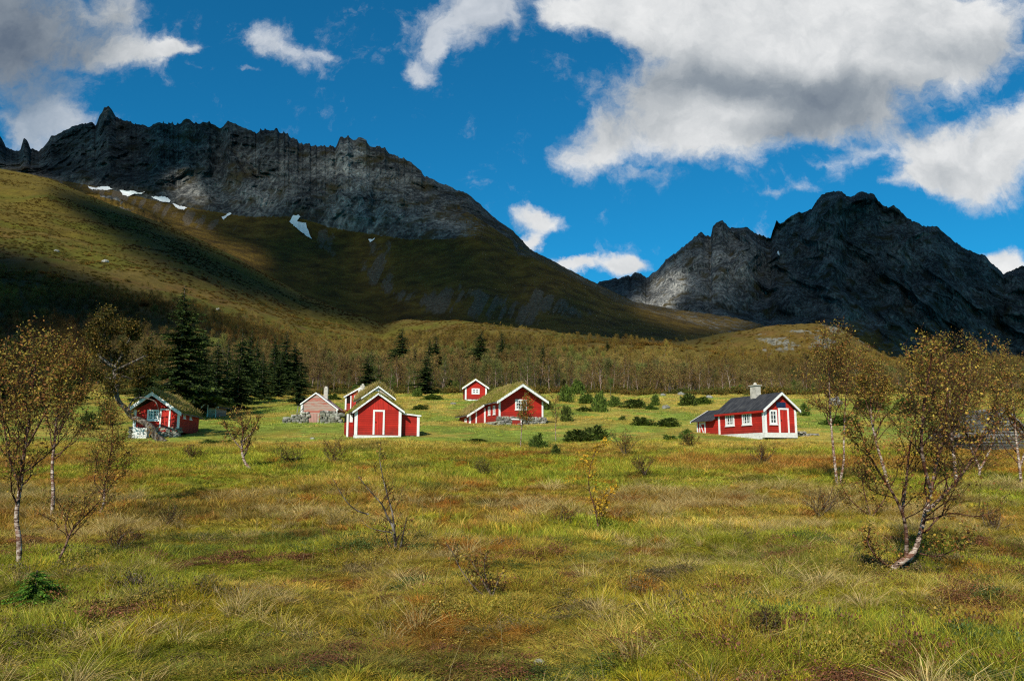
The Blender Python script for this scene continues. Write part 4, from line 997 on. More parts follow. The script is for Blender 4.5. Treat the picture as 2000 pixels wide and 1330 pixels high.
# shrubs of the upper hill
X, Y = rand_ground(60000, 380, 1300, .95, rng); X = np.where(rng.uniform(0, 1, len(X)) < .75, -np.abs(X), X)
u = X / Y; Yc, _ = crest(u); hh = fbm(X / 40, Y / 40, 0, 4, 611)
keep = (Y < Yc - 2) & (rng.uniform(0, 1, len(X)) < .5 + 1.2 * hh - .25 * sstep(700, 1100, Y))
X, Y = X[keep], Y[keep]; n = len(X); print('shrubs', n)
s = rng.uniform(.2, .55, n); tint = np.ones((n, 4)); gg = sstep(-.1, .3, fbm(X / 60, Y / 60, 0, 3, 613))
tint[:, 0] = 1.3 - .2 * gg; tint[:, 1] = 1.15 + .1 * gg; tint[:, 2] = .8
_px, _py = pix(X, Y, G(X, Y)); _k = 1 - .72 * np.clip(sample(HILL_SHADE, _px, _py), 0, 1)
tint[:, :3] *= .85 * _k[:, None]; _s = 1 - _k[:, None]; tint[:, 1:2] *= 1 - .35 * _s; tint[:, 2:3] *= 1 - .6 * _s  # scrub tint painted darker and warmer where the cloud shade map falls
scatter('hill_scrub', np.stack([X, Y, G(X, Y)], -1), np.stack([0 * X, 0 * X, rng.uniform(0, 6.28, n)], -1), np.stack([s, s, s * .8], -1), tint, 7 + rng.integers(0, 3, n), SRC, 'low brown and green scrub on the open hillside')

# single birches one can tell apart in front of the wood
WB = []
for k in range(4):
    rng = np.random.default_rng(700 + k)
    V, F, C = wood_tree(rng, 7., False, 1000)
    WB.append((V, F, C))
def split_wood(rng, green):
    H = 7.; lean = rng.normal(size=2) * .07
    p = np.array([[0, 0, -.4], [lean[0] * 2 + .05, lean[1] * 2, H * .3], [lean[0] * 4 - .1, lean[1] * 4, H * .6], [lean[0] * 6, lean[1] * 7, H]])
    thick = [(p, np.array([.085, .07, .045, .012]))]
    a, b_, c = branchy(thick, rng, n1=18, len1=.27, n2=5, n3=2, leaves=1100, leafsize=.08, start=.28, up=.8, twig=.012, cluster=.2)
    tv, tf = tubes(a, 5); tk = raw_mesh('trunk', tv, [tf], [M_BIRCH], np.ones((len(tv), 3)), smooth=True)
    tv, tf = tubes(b_, 3); cv = np.repeat([[.15, .085, .06]], len(tv), 0)
    V, F = leaf_quads(c, rng.uniform(.05, .1, len(c)), rng)
    V, F, C = join([(tv, [tf], cv), (V, [F], leafcols(len(c), rng, [lin(112, 118, 50), lin(88, 94, 42)] if green else [lin(146, 112, 56), lin(120, 92, 50), lin(112, 100, 46)], [1] * (2 if green else 3)))])
    return raw_mesh('crown', V, F, [M_LEAF], C), tk
WBS = [split_wood(np.random.default_rng(720 + k), k == 4) for k in range(5)]
first = {}
rng = np.random.default_rng(741)
xs = np.concatenate([np.linspace(596, 905, 20), np.linspace(955, 1560, 48), np.linspace(1580, 1990, 20)])
for i, x_ in enumerate(xs):
    x_ = x_ + rng.uniform(-8, 8); Yd = rng.uniform(128, 165) + (10 if x_ > 1250 else 0); u_, _ = uw(x_, 760); b = np.array([u_ * Yd, Yd, 0]); b[2] = gz(b[0], b[1])
    k = int(rng.integers(0, 5)) if rng.random() < .5 or x_ > 1150 else 4
    if x_ > 1150 and k == 4: k = 1
    if k not in first:
        o = empty('birch_tree', b); c = link('crown', WBS[k][0], o); tk = link('trunk', WBS[k][1], o); first[k] = (o, c, tk)
    else:
        s_, c, tk = first[k]; o = s_.copy(); COL.objects.link(o)
        for ch in (c, tk):
            q = ch.copy(); COL.objects.link(q); q.parent = o
    f = rng.uniform(.5, .95); o.location = b; o.rotation_euler = (0, 0, rng.uniform(0, 6.28)); o.scale = (f, f, f)
    tag(o, 'leafy green young birch at the front edge of the wood' if k == 4 else 'slender nearly bare birch with pale trunk at the front edge of the wood', 'birch tree', 'green birches at the wood edge' if k == 4 else 'bare birches at the wood edge')

# ------------------------------------------------------------------ grass
rng = np.random.default_rng(51)
SRC = new_src('grass_sources')
def tuft(n, R, H, W_, leanf, rng, cols, droop=.5, wind=(.08, 0)):
    a = rng.uniform(0, 6.28, n); r_ = R * np.sqrt(rng.uniform(0, 1, n)); B = np.stack([np.cos(a) * r_, np.sin(a) * r_, np.full(n, -.03)], -1)
    ln = np.stack([np.cos(a), np.sin(a)], -1) * (leanf * (r_ / R))[:, None] + rng.normal(size=(n, 2)) * .22 + np.array(wind)
    c = np.array(cols)[rng.integers(0, len(cols), n)] * rng.uniform(.65, 1.35, (n, 1))
    return blades(B, H * rng.uniform(.45, 1.1, n), W_ * rng.uniform(.7, 1.3, n), ln, rng, c, droop)
W1 = [(1, 1, 1), (1.15, 1.05, .9), (.8, .95, .8), (1.5, 1.25, 1.6)]
gi = 0
def addsrc(V, F, C):
    global gi
    source('grass_%02d' % gi, raw_mesh('grass_tuft', V, F, [M_GRASS_I], C)); gi += 1
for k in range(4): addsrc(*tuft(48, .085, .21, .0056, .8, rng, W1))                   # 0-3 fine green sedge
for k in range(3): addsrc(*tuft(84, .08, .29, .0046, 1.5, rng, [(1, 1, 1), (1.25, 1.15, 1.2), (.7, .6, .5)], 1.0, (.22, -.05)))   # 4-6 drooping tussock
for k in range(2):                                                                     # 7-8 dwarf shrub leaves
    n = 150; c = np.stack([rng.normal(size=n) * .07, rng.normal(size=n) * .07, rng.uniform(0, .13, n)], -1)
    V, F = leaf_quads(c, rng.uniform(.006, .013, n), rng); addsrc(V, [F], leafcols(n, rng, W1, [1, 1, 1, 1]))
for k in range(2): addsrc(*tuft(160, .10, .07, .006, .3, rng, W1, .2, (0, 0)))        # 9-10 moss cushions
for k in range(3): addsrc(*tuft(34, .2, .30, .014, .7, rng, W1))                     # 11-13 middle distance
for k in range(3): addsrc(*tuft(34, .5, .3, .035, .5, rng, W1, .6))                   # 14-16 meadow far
def grass_points(n, y0, y1, umax, rng):
    X, Y = rand_ground(n, y0, y1, umax, rng); return X * (1 + (3. / np.maximum(Y, 1.)) / umax * (y1 < 30)), Y
def field(name, X, Y, pk, s, label, tintmul=1., tall=None, flat=None):
    n = len(X); c = ground_colour(X, Y) * 1.3
    c = c * np.asarray(tintmul) * rng.uniform(.5, 1.55, (n, 1)) * (1 + rng.normal(size=(n, 3)) * [.10, .05, .2])
    hs = ((pk == 7) | (pk == 8))[:, None]
    alt = np.array([[.07, .10, .02], [.16, .07, .03], [.24, .19, .03], [.13, .10, .04]])[np.clip((2 + 3.2 * fbm(X / 1.3, Y / 1.3, 5, 2, 809)).astype(int), 0, 3)]
    c = np.where(hs, alt * rng.uniform(.6, 1.5, (n, 1)), c)
    t_ = np.ones((n, 4)); t_[:, :3] = c
    z = G(X, Y)
    scatter(name, np.stack([X, Y, z], -1), np.stack([rng.normal(size=n) * .12, rng.normal(size=n) * .12, rng.uniform(0, 6.28, n)], -1), np.stack([s, s, s * (1 if tall is None else tall)], -1), t_, pk, SRC, label)
# near bog
X, Y = grass_points(56000, 4.2, 15, .86, rng); n = len(X)
q = fbm(X / .9, Y / .9, 0, 3, 801); q2 = fbm(X / 2.3, Y / 2.3, 0, 3, 803)
pk = rng.integers(0, 4, n)
pk = np.where(rng.uniform(0, 1, n) < .16, 7 + rng.integers(0, 2, n), pk)
mossy = (fbm(X / 1.1, Y / 1.1, 0, 3, 109) > .2) & (Y < 12)
pk = np.where(mossy & (rng.uniform(0, 1, n) < .75), 9 + rng.integers(0, 2, n), pk)
hgt = np.clip(.75 + 1.5 * q2 + 1.1 * q, .25, 1.6)
health = fbm(X / .7 + 4, Y / .7, 0, 3, 807)
pk = np.where((health > .36) & (rng.uniform(0, 1, n) < .7), 7 + rng.integers(0, 2, n), pk)
field('bog_grass', X, Y, pk, rng.uniform(.7, 1.2, n), 'fine green and gold bog grass and sedge in the foreground', 1., hgt)
# tussocks, straw coloured, thicker at the lower right
X, Y = grass_points(13000, 4.4, 26, .86, rng); u = X / Y
dn = sstep(0, .35, fbm(X / 1.6, Y / 1.6, 0, 3, 811) + .34 * sstep(.0, .5, u) * sstep(14, 8, Y) + .03)
k_ = rng.uniform(0, 1, len(X)) < dn * .9
X, Y = X[k_], Y[k_]; n = len(X)
c = np.array([[.64, .50, .19]]) * rng.uniform(.6, 1.2, (n, 1)); m_ = rng.uniform(0, 1, (n, 1)) < .4; c = np.where(m_, ground_colour(X, Y) * 1.5, c)
t_ = np.ones((n, 4)); t_[:, :3] = c; s = rng.uniform(.6, 1.35, n) * (1 + .5 * sstep(12, 24, Y))
scatter('tussock_grass', np.stack([X, Y, G(X, Y)], -1), np.stack([rng.normal(size=n) * .15, rng.normal(size=n) * .15, rng.normal(size=n) * 1.1], -1), np.stack([s, s, s * rng.uniform(.7, 1.2, n)], -1), t_, 4 + rng.integers(0, 3, n), SRC, 'straw coloured drooping tussock grass')
# thin pale seed stalks standing above the grass
X, Y = grass_points(900, 5.2, 20, .8, rng); n = len(X)
k_ = rng.uniform(0, 1, n) < sstep(-.1, .4, fbm(X / 1.5, Y / 1.5, 0, 2, 831)); X, Y = X[k_], Y[k_]; n = len(X)
B = np.stack([X, Y, G(X, Y)], -1); V, F, C = blades(B, rng.uniform(.3, .62, n), np.full(n, .0042), rng.normal(size=(n, 2)) * .25, rng, np.array([[.50, .38, .17]]) * rng.uniform(.6, 1.3, (n, 1)), .2)
tp = V.reshape(n, -1, 3)[:, -1]; V2, F2 = leaf_quads(np.repeat(tp, 3, 0) + rng.normal(size=(3 * n, 3)) * [.008, .008, .03], rng.uniform(.006, .012, 3 * n), rng, .4, 2.)
V, F, C = join([(V, F, C), (V2, [F2], np.repeat([[.45, .30, .14]], len(V2), 0))])
tag(link('seed_stalks', raw_mesh('seed_stalks', V, F, [M_LEAF], C)), 'thin pale seed stalks rising above the bog grass', kind='stuff')
# middle bog
X, Y = grass_points(46000, 14.5, 52, .80, rng); n = len(X); q2 = fbm(X / 5, Y / 5, 0, 3, 821)
field('sedge', X, Y, 11 + rng.integers(0, 3, n), rng.uniform(.7, 1.25, n) * (.75 + .5 * sstep(14, 40, Y)), 'olive and rust coloured sedge across the middle of the bog', 1., np.clip(.75 + .7 * q2 - .15 * sstep(40, 52, Y), .4, 1.2))
X, Y = grass_points(42000, 50, 150, .80, rng); n = len(X); q2 = fbm(X / 5, Y / 5, 0, 3, 823)
kk = rng.uniform(0, 1, n) < .9
field('meadow_grass', X[kk], Y[kk], 14 + rng.integers(0, 3, kk.sum()), rng.uniform(.6, 1.1, kk.sum()) * (.6 + .4 * sstep(58, 75, Y[kk])), 'bright meadow grass around the huts', 1., np.clip(.5 + .8 * q2[kk] + .4 * sstep(75, 130, Y[kk]), .25, 1.3))
# ------------------------------------------------------------------ building materials
def plank_mat(name, base, dark, worn=None, wornk=.0, pitch=.16, vertical=False, rough=.75):
    def f(t, b):
        o = t.obj(); s = t.new('ShaderNodeSeparateXYZ'); t.l.new(o, s.inputs[0])
        if vertical:
            ax = t.math('ADD', s.outputs[0], s.outputs[1])
        else: ax = s.outputs[2]
        q = t.math('DIVIDE', ax, pitch); fr = t.math('FRACT', q); fl = t.math('FLOOR', q)
        gap = t.mapr(fr, .0, .22, 1., 0.)
        per = t.new('ShaderNodeTexWhiteNoise', noise_dimensions='1D'); t.l.new(fl, per.inputs['W'])
        gr = t.noise(t.scl(o, (30, 30, 2.) if vertical else (2., 2., 30)), 1, 4, .6)
        pn = t.noise(o, 1.6, 6, .65)
        c = t.mix(t.math('MULTIPLY', t.mapr(pn, .35, .7), .55), base, dark)
        c = t.mix(t.math('MULTIPLY', per.outputs[0], .35), c, dark)
        if worn: c = t.mix(t.math('MULTIPLY', t.mapr(t.math('ADD', t.noise(t.scl(o, (1.2, 1.2, 9) if not vertical else (9, 9, 1.2)), 1, 6, .7), t.math('MULTIPLY', t.math('SUBTRACT', per.outputs[0], .5), .3)), .5 - wornk, .62 - wornk), .85), c, worn)
        c = t.mix(t.math('MULTIPLY', t.mapr(t.math('ADD', s.outputs[2], t.math('MULTIPLY', pn, -.7)), -.35, .2, 1., 0.), .5), c, (dark[0] * .5 + .03, dark[1] * .5 + .03, dark[2] * .5 + .02))
        c = t.mix(t.math('MULTIPLY', gap, .75), c, (dark[0] * .25, dark[1] * .25, dark[2] * .25))
        t.put(b.inputs['Base Color'], c)
        bump(t, b, t.math('ADD', t.math('MULTIPLY', fr, 1.), t.math('MULTIPLY', gr, .15)), .8, .02)
    return material(name, f, rough, .25)
RED = lin(208, 48, 34); REDD = lin(128, 26, 22)
M_RED = plank_mat('red_clapboard', RED, REDD)
M_REDV = plank_mat('red_upright_boards', lin(210, 50, 36), REDD, vertical=True, pitch=.12)
M_PINK = plank_mat('weathered_pink_boards', lin(196, 110, 92), lin(150, 84, 72), lin(176, 160, 146), .08, .16)
M_PALE = plank_mat('bare_pale_boards', lin(190, 168, 148), lin(150, 124, 104), lin(196, 186, 170), .05, .15)
M_GREYW = plank_mat('silver_grey_boards', lin(116, 112, 104), lin(70, 66, 60), lin(150, 148, 142), .02, .2)
M_DARKRED = plank_mat('dark_red_boards', lin(92, 26, 22), lin(60, 18, 16))
def white_f(t, b):
    n = t.noise(t.obj(), 5., 6, .65)
    t.put(b.inputs['Base Color'], t.ramp(n, [(.28, lin(196, 192, 182)), (.42, lin(232, 231, 226)), (.7, lin(240, 240, 238))]))
    bump(t, b, n, .2, .01)
M_WHITE = material('white_paint', white_f, .6, .3)
def wash_f(t, b):
    n = t.noise(t.obj(), 3., 7, .7); v = t.noise(t.obj(), 14., 4, .6)
    t.put(b.inputs['Base Color'], t.ramp(n, [(.3, lin(150, 146, 134)), (.4, lin(214, 212, 204)), (.7, lin(236, 236, 232))]))
    bump(t, b, t.math('ADD', n, v), .6, .04)
M_WASH = material('whitewashed_masonry', wash_f, .9, .1)
def conc_f(t, b):
    n = t.noise(t.obj(), 4., 7, .7)
    t.put(b.inputs['Base Color'], t.ramp(n, [(.3, lin(150, 144, 132)), (.6, lin(206, 198, 184))])); bump(t, b, n, .4, .02)
M_CONC = material('rendered_chimney', conc_f, .9, .1)
def stone_f(t, b):
    g = t.new('ShaderNodeObjectInfo'); n = t.noise(t.obj(), 2.4, 8, .7, .3); n2 = t.noise(t.obj(), 9., 5, .65)
    c = t.mix(1, t.ramp(n, [(.3, lin(78, 76, 70)), (.5, lin(140, 138, 130)), (.7, lin(190, 188, 178))]), t.attr('Col'), 'MULTIPLY')
    c = t.mix(t.mapr(n2, .58, .68), c, lin(104, 108, 70))
    t.put(b.inputs['Base Color'], c); bump(t, b, n2, .5, .02)
M_STONE = material('lichened_field_stone', stone_f, .95, .1)
def slate_f(t, b):
    o = t.obj(); s = t.new('ShaderNodeSeparateXYZ'); t.l.new(o, s.inputs[0])
    fr = t.math('FRACT', t.math('DIVIDE', s.outputs[1], .62))
    n = t.noise(o, 2.2, 7, .65); st_ = t.noise(t.scl(o, (.8, 6, .8)), 1, 5, .6)
    c = t.ramp(t.math('ADD', t.math('MULTIPLY', n, .5), t.math('MULTIPLY', st_, .5)), [(.35, lin(40, 41, 45)), (.5, lin(58, 59, 63)), (.66, lin(84, 84, 84))])
    c = t.mix(t.mapr(fr, 0, .06, .7, 0), c, lin(34, 34, 38))
    t.put(b.inputs['Base Color'], c); bump(t, b, t.math('ADD', fr, n), .3, .02)
M_FELT = material('grey_roofing_felt', slate_f, .8, .2)
def rust_f(t, b):
    o = t.obj(); s = t.new('ShaderNodeSeparateXYZ'); t.l.new(o, s.inputs[0])
    st_ = t.noise(t.scl(o, (1., 4, 1.)), 1, 5, .6); w = t.math('SINE', t.math('MULTIPLY', s.outputs[1], 62.))
    t.put(b.inputs['Base Color'], t.ramp(st_, [(.35, lin(110, 48, 34)), (.52, lin(150, 70, 50)), (.7, lin(170, 100, 76))])); bump(t, b, w, .6, .02)
M_RUST = material('rusty_corrugated_sheet', rust_f, .6, .3)
def zinc_f(t, b):
    n = t.noise(t.obj(), 5, 5, .6); t.put(b.inputs['Base Color'], t.ramp(n, [(.3, lin(150, 154, 160)), (.7, lin(206, 208, 210))])); b.inputs['Metallic'].default_value = .4
M_ZINC = material('pale_sheet_metal', zinc_f, .45, .5)
def sod_f(t, b):
    n = t.noise(t.obj(), 3., 7, .7)
    t.put(b.inputs['Base Color'], t.ramp(n, [(.35, lin(84, 74, 32)), (.6, lin(140, 130, 56))])); bump(t, b, n, .8, .06)
M_SOD = material('turf_soil', sod_f, .95, .05)
def glass_f(t, b):
    n = t.noise(t.obj(), 2.2, 3, .5); t.put(b.inputs['Base Color'], t.ramp(n, [(.4, lin(24, 28, 34)), (.65, lin(90, 86, 80))]))
M_GLASS = material('window_glass', glass_f, .08, .6)
def dark_f(t, b): t.put(b.inputs['Base Color'], t.ramp(t.noise(t.obj(), 6, 3, .5), [(.3, lin(22, 16, 14)), (.7, lin(44, 34, 28))]))
M_DARK = material('dark_opening', dark_f, .9, .1)
def solar_f(t, b):
    o = t.obj(); s = t.new('ShaderNodeSeparateXYZ'); t.l.new(o, s.inputs[0])
    g = t.math('MINIMUM', t.mapr(t.math('FRACT', t.math('MULTIPLY', s.outputs[0], 8.)), 0, .1), t.mapr(t.math('FRACT', t.math('MULTIPLY', s.outputs[2], 8.)), 0, .1))
    t.put(b.inputs['Base Color'], t.mix(g, lin(70, 80, 110), lin(22, 28, 62)))
M_SOLAR = material('solar_cells', solar_f, .25, .5)
M_BLADE = leafy('roof_grass', .7, .3)

class MB:
    def __init__(s): s.V, s.F = [], []
    def hexa(s, c8):
        i = len(s.V); s.V += [tuple(map(float, p)) for p in c8]
        s.F += [[i + a for a in q] for q in ((0, 3, 2, 1), (4, 5, 6, 7), (0, 1, 5, 4), (1, 2, 6, 5), (2, 3, 7, 6), (3, 0, 4, 7))]
        return s
    def box(s, x0, x1, y0, y1, z0, z1):
        return s.hexa([(x0, y0, z0), (x1, y0, z0), (x1, y1, z0), (x0, y1, z0), (x0, y0, z1), (x1, y0, z1), (x1, y1, z1), (x0, y1, z1)])
    def prism_y(s, prof, y0, y1):
        """profile (x,z) polygon extruded from y0 to y1."""
        i, n = len(s.V), len(prof)
        s.V += [(x, y0, z) for x, z in prof] + [(x, y1, z) for x, z in prof]
        s.F += [[i + k for k in range(n)], [i + n + k for k in range(n)][::-1]] + [[i + k, i + n + k, i + n + (k + 1) % n, i + (k + 1) % n] for k in range(n)]
        return s
    def build(s, name, mat, parent, cols=None, bev=0.):
        me = bpy.data.meshes.new(name); me.from_pydata(s.V, [], s.F); me.materials.append(mat)
        if cols is not None:
            a = me.color_attributes.new('Col', 'FLOAT_COLOR', 'POINT'); a.data.foreach_set('color', np.concatenate([cols, np.ones((len(cols), 1))], 1).astype(np.float32).ravel())
        me.update(); o = link(name, me, parent)
        return o
def face(side, W, D):
    """maps (a, z, out) on a wall to local coordinates (front wall at y=0, x from -W/2 to W/2)."""
    if side == 'front': return lambda a, z, o: (a, -o, z)
    if side == 'left': return lambda a, z, o: (-W / 2 - o, a, z)
    if side == 'right': return lambda a, z, o: (W / 2 + o, a, z)
def fbox(mb, f, a0, a1, z0, z1, o0, o1):
    return mb.hexa([f(a0, z0, o0), f(a1, z0, o0), f(a1, z0, o1), f(a0, z0, o1), f(a0, z1, o0), f(a1, z1, o0), f(a1, z1, o1), f(a0, z1, o1)])
def window(parent, f, a0, a1, z0, z1, fw=.11, nv=1, nh=2, m=.05, sill=True, open_=False):
    g = MB(); fbox(g, f, a0 + fw * .5, a1 - fw * .5, z0 + fw * .5, z1 - fw * .5, -.02, .018); w = g.build('window', M_GLASS, parent)
    fr = MB()
    fbox(fr, f, a0, a0 + fw, z0, z1, -.02, .055); fbox(fr, f, a1 - fw, a1, z0, z1, -.02, .055)
    fbox(fr, f, a0 + fw, a1 - fw, z0, z0 + fw, -.02, .052); fbox(fr, f, a0 + fw, a1 - fw, z1 - fw, z1, -.02, .052)
    fr.build('window_frame', M_WHITE, w)
    mu = MB(); n = 0
    for k in range(1, nv + 1):
        c = a0 + (a1 - a0) * k / (nv + 1); mm = m * (1.7 if (nv == 3 and k == 2) else 1)
        fbox(mu, f, c - mm / 2, c + mm / 2, z0 + fw, z1 - fw, .01, .042); n += 1
    for k in range(1, nh + 1):
        c = z0 + (z1 - z0) * k / (nh + 1); fbox(mu, f, a0 + fw, a1 - fw, c - m / 2 * .8, c + m / 2 * .8, .01, .036); n += 1
    if n: mu.build('glazing_bars', M_WHITE, w)
    if sill:
        si = MB(); fbox(si, f, a0 - .04, a1 + .04, z0 - .06, z0 - .002, -.01, .09); si.build('sill', M_WHITE, w)
    return w
def door(parent, f, a0, a1, z0, z1, fw=.1, mat=None, handle=True, brace=False):
    d = MB(); fbox(d, f, a0 + fw, a1 - fw, z0 + .02, z1 - fw, -.02, .03); o = d.build('door', mat or M_REDV, parent)
    fr = MB(); fbox(fr, f, a0, a0 + fw, z0, z1, -.02, .06); fbox(fr, f, a1 - fw, a1, z0, z1, -.02, .06); fbox(fr, f, a0 + fw, a1 - fw, z1 - fw, z1, -.02, .057)
    fr.build('door_frame', M_WHITE, o)
    if handle:
        h = MB(); fbox(h, f, a0 + fw + .06, a0 + fw + .1, (z0 + z1) / 2 - .05, (z0 + z1) / 2 + .07, .028, .075); h.build('handle', M_DARK, o)
    return o
def boards(parent, f, spans, name='corner_board', w_out=.045):
    for a0, a1, z0, z1 in spans:
        b = MB(); fbox(b, f, a0, a1, z0, z1, -.02, w_out); b.build(name, M_WHITE, parent)
def barge(parent, pts, y0, y1, w, mat=None):
    """white boards along the roof edge; pts: left end, apex, right end as (x,z) of the top edge."""
    for (xa, za), (xb, zb) in zip(pts[:-1], pts[1:]):
        b = MB(); b.prism_y([(xa, za), (xa, za - w), (xb, zb - w), (xb, zb)], y0, y1); b.build('bargeboard', mat or M_WHITE, parent)
def slab(parent, name, pts, y0, y1, th, mat):
    prof = [(x, z) for x, z in pts] + [(x, z - th) for x, z in reversed(pts)]
    mb = MB(); n = len(pts)
    for k in range(n - 1):
        a, b_ = pts[k], pts[k + 1]
        mb.prism_y([(a[0], a[1] - th), (b_[0], b_[1] - th), b_, a], y0, y1)
    return mb.build(name, mat, parent)
def sod(parent, pts, y0, y1, seed, th=.2, hgt=.28, n_per=260, straw=.5, edge=.06):
    """a turf roof: lumpy soil slab along the profile pts and standing grass."""
    rng = np.random.default_rng(seed)
    P_ = np.array(pts, float); seg = np.linalg.norm(np.diff(P_, axis=0), axis=1); cum = np.concatenate([[0], np.cumsum(seg)])
    nu, nv = max(14, int(cum[-1] / .16)), max(10, int((y1 - y0) / .16))
    s = np.linspace(0, cum[-1], nu); x = np.interp(s, cum, P_[:, 0]); z = np.interp(s, cum, P_[:, 1])
    X, Yg = np.meshgrid(x, np.linspace(y0 - edge, y1 + edge, nv)); Zb = np.broadcast_to(z, X.shape)
    rim = np.minimum(1, np.minimum(np.arange(nu), np.arange(nu)[::-1])[None] / 2.) * np.minimum(1, np.minimum(np.arange(nv), np.arange(nv)[::-1])[:, None] / 1.5)
    Zt = Zb + th * (.35 + .65 * rim) + .09 * fbm(X * 1.5, Yg * 1.5, seed, 3, 5)
    top = np.stack([X, Yg, Zt], -1).reshape(-1, 3); bot = np.stack([X, Yg, Zb + .005], -1).reshape(-1, 3)
    F = grid_faces(nv, nu); n = nu * nv
    i = np.arange(n).reshape(nv, nu); b_ = np.concatenate([i[0], i[1:, -1], i[-1, -2::-1], i[-2:0:-1, 0]]); c = np.roll(b_, -1)
    side = np.stack([b_, b_ + n, c + n, c], -1)
    tr = link('turf', raw_mesh('turf', np.concatenate([top, bot]), [F, F[:, ::-1] + n, side], [M_SOD], smooth=True), parent)
    m = int(n_per * cum[-1] * (y1 - y0)); a = rng.uniform(0, nu - 1.01, m); q = rng.uniform(0, nv - 1.01, m)
    ia, iq = a.astype(int), q.astype(int); B = top[iq * nu + ia] + rng.normal(size=(m, 3)) * [.06, .06, 0]; B[:, 2] -= .05
    k = fbm(B[:, 0] * 1.2, B[:, 1] * 1.2, seed, 3, 9); st_ = rng.uniform(0, 1, m) < straw + k * .8
    col = np.where(st_[:, None], np.array([.54, .40, .14]), np.array([.28, .29, .04])) * rng.uniform(.6, 1.25, (m, 1))
    V, F, C = blades(B, hgt * rng.uniform(.3, 1.1, m) * (1 + .8 * k), np.full(m, .03), rng.normal(size=(m, 2)) * .35 + [.15, 0], rng, col)
    link('roof_grass', raw_mesh('roof_grass', V, F, [M_BLADE], C), tr)
    return tr
def rubble(name, parent, x0, x1, y0, y1, z0, z1, seed, size=.3, mat=None, loose=.03, top=None):
    """courses of irregular field stones filling a box; one mesh."""
    rng = np.random.default_rng(seed); V, F, C = [], [], []; off = 0
    z = z0
    ico = np.array([(x, y, zz) for x in (-1, -.45, .45, 1) for y in (-1, 0, 1) for zz in (-1, 0, 1)])
    while z < z1:
        h = size * rng.uniform(.35, .75); x = x0 + rng.uniform(-.1, 0)
        while x < x1:
            w = size * rng.uniform(.6, 1.9)
            tp = top(x + w / 2) if top else z1
            if z < tp:
                g = ico.copy(); r = (np.abs(g) ** 4).sum(1) ** .25; g = g / r[:, None]
                g = g + rng.normal(size=g.shape) * .1
                c = [x + w / 2, (y0 + y1) / 2 + rng.normal() * loose, z + h / 2]
                ang = rng.normal() * .06
                v = g * [w * .53, (y1 - y0) * .52, h * .56]; vx = v[:, 0] * math.cos(ang) - v[:, 2] * math.sin(ang); v[:, 2] = v[:, 0] * math.sin(ang) + v[:, 2] * math.cos(ang); v[:, 0] = vx
                V.append(v + c)
                idx = np.arange(36).reshape(4, 3, 3)
                q = []
                for a_ in range(3):
                    for b_ in range(2):
                        q.append([idx[a_, 0, b_], idx[a_ + 1, 0, b_], idx[a_ + 1, 0, b_ + 1], idx[a_, 0, b_ + 1]]); q.append([idx[a_, 2, b_], idx[a_, 2, b_ + 1], idx[a_ + 1, 2, b_ + 1], idx[a_ + 1, 2, b_]])
                        q.append([idx[a_, b_, 0], idx[a_, b_ + 1, 0], idx[a_ + 1, b_ + 1, 0], idx[a_ + 1, b_, 0]]); q.append([idx[a_, b_, 2], idx[a_ + 1, b_, 2], idx[a_ + 1, b_ + 1, 2], idx[a_, b_ + 1, 2]])
                for a_ in range(2):
                    for b_ in range(2):
                        q.append([idx[0, a_, b_], idx[0, a_, b_ + 1], idx[0, a_ + 1, b_ + 1], idx[0, a_ + 1, b_]]); q.append([idx[3, a_, b_], idx[3, a_ + 1, b_], idx[3, a_ + 1, b_ + 1], idx[3, a_, b_ + 1]])
                F.append(np.array(q) + off); off += 36; C.append(np.repeat([rng.uniform(.55, 1.25) * np.array([1, rng.uniform(.95, 1.02), rng.uniform(.85, 1)])], 36, 0))
            x += w
        z += h * .95
    return link(name, raw_mesh(name, np.concatenate(V), [np.concatenate(F)], [mat or M_STONE], np.concatenate(C), smooth=False), parent)

def house_root(name, label, pxl, pxr, pyb, Y, rot, cat='hut', group=None):
    """root at the middle of the front wall's foot; returns root, wall width and a px->x mapping."""
    u0, w0 = uw(pxl, pyb); c, s = math.cos(rot), math.sin(rot)
    A = np.array([u0 * Y, Y, EYE + w0 * Y])
    # the right front corner lies on direction (c,s) from A and on the ray of pxr
    u1, _ = uw(pxr, pyb)
    Wd = (u1 * Y - A[0]) / (c - u1 * s)
    mid = A + np.array([c, s, 0]) * Wd / 2
    root = tag(empty(name, mid, rot), label, cat, group)
    def lx(px, py=pyb, off=0.):   # local x on the front wall plane (shifted by off towards the back)
        u, _ = uw(px, py); q = A + np.array([-s, c, 0]) * off
        return (u * q[1] - q[0]) / (c - u * s) - Wd / 2
    def lz(px, py, off=0.):
        x = lx(px, py, off) + Wd / 2; yy_ = A[1] + s * x + c * off; _, w = uw(px, py)
        return EYE + w * yy_ - A[2]
    return root, Wd, lx, lz

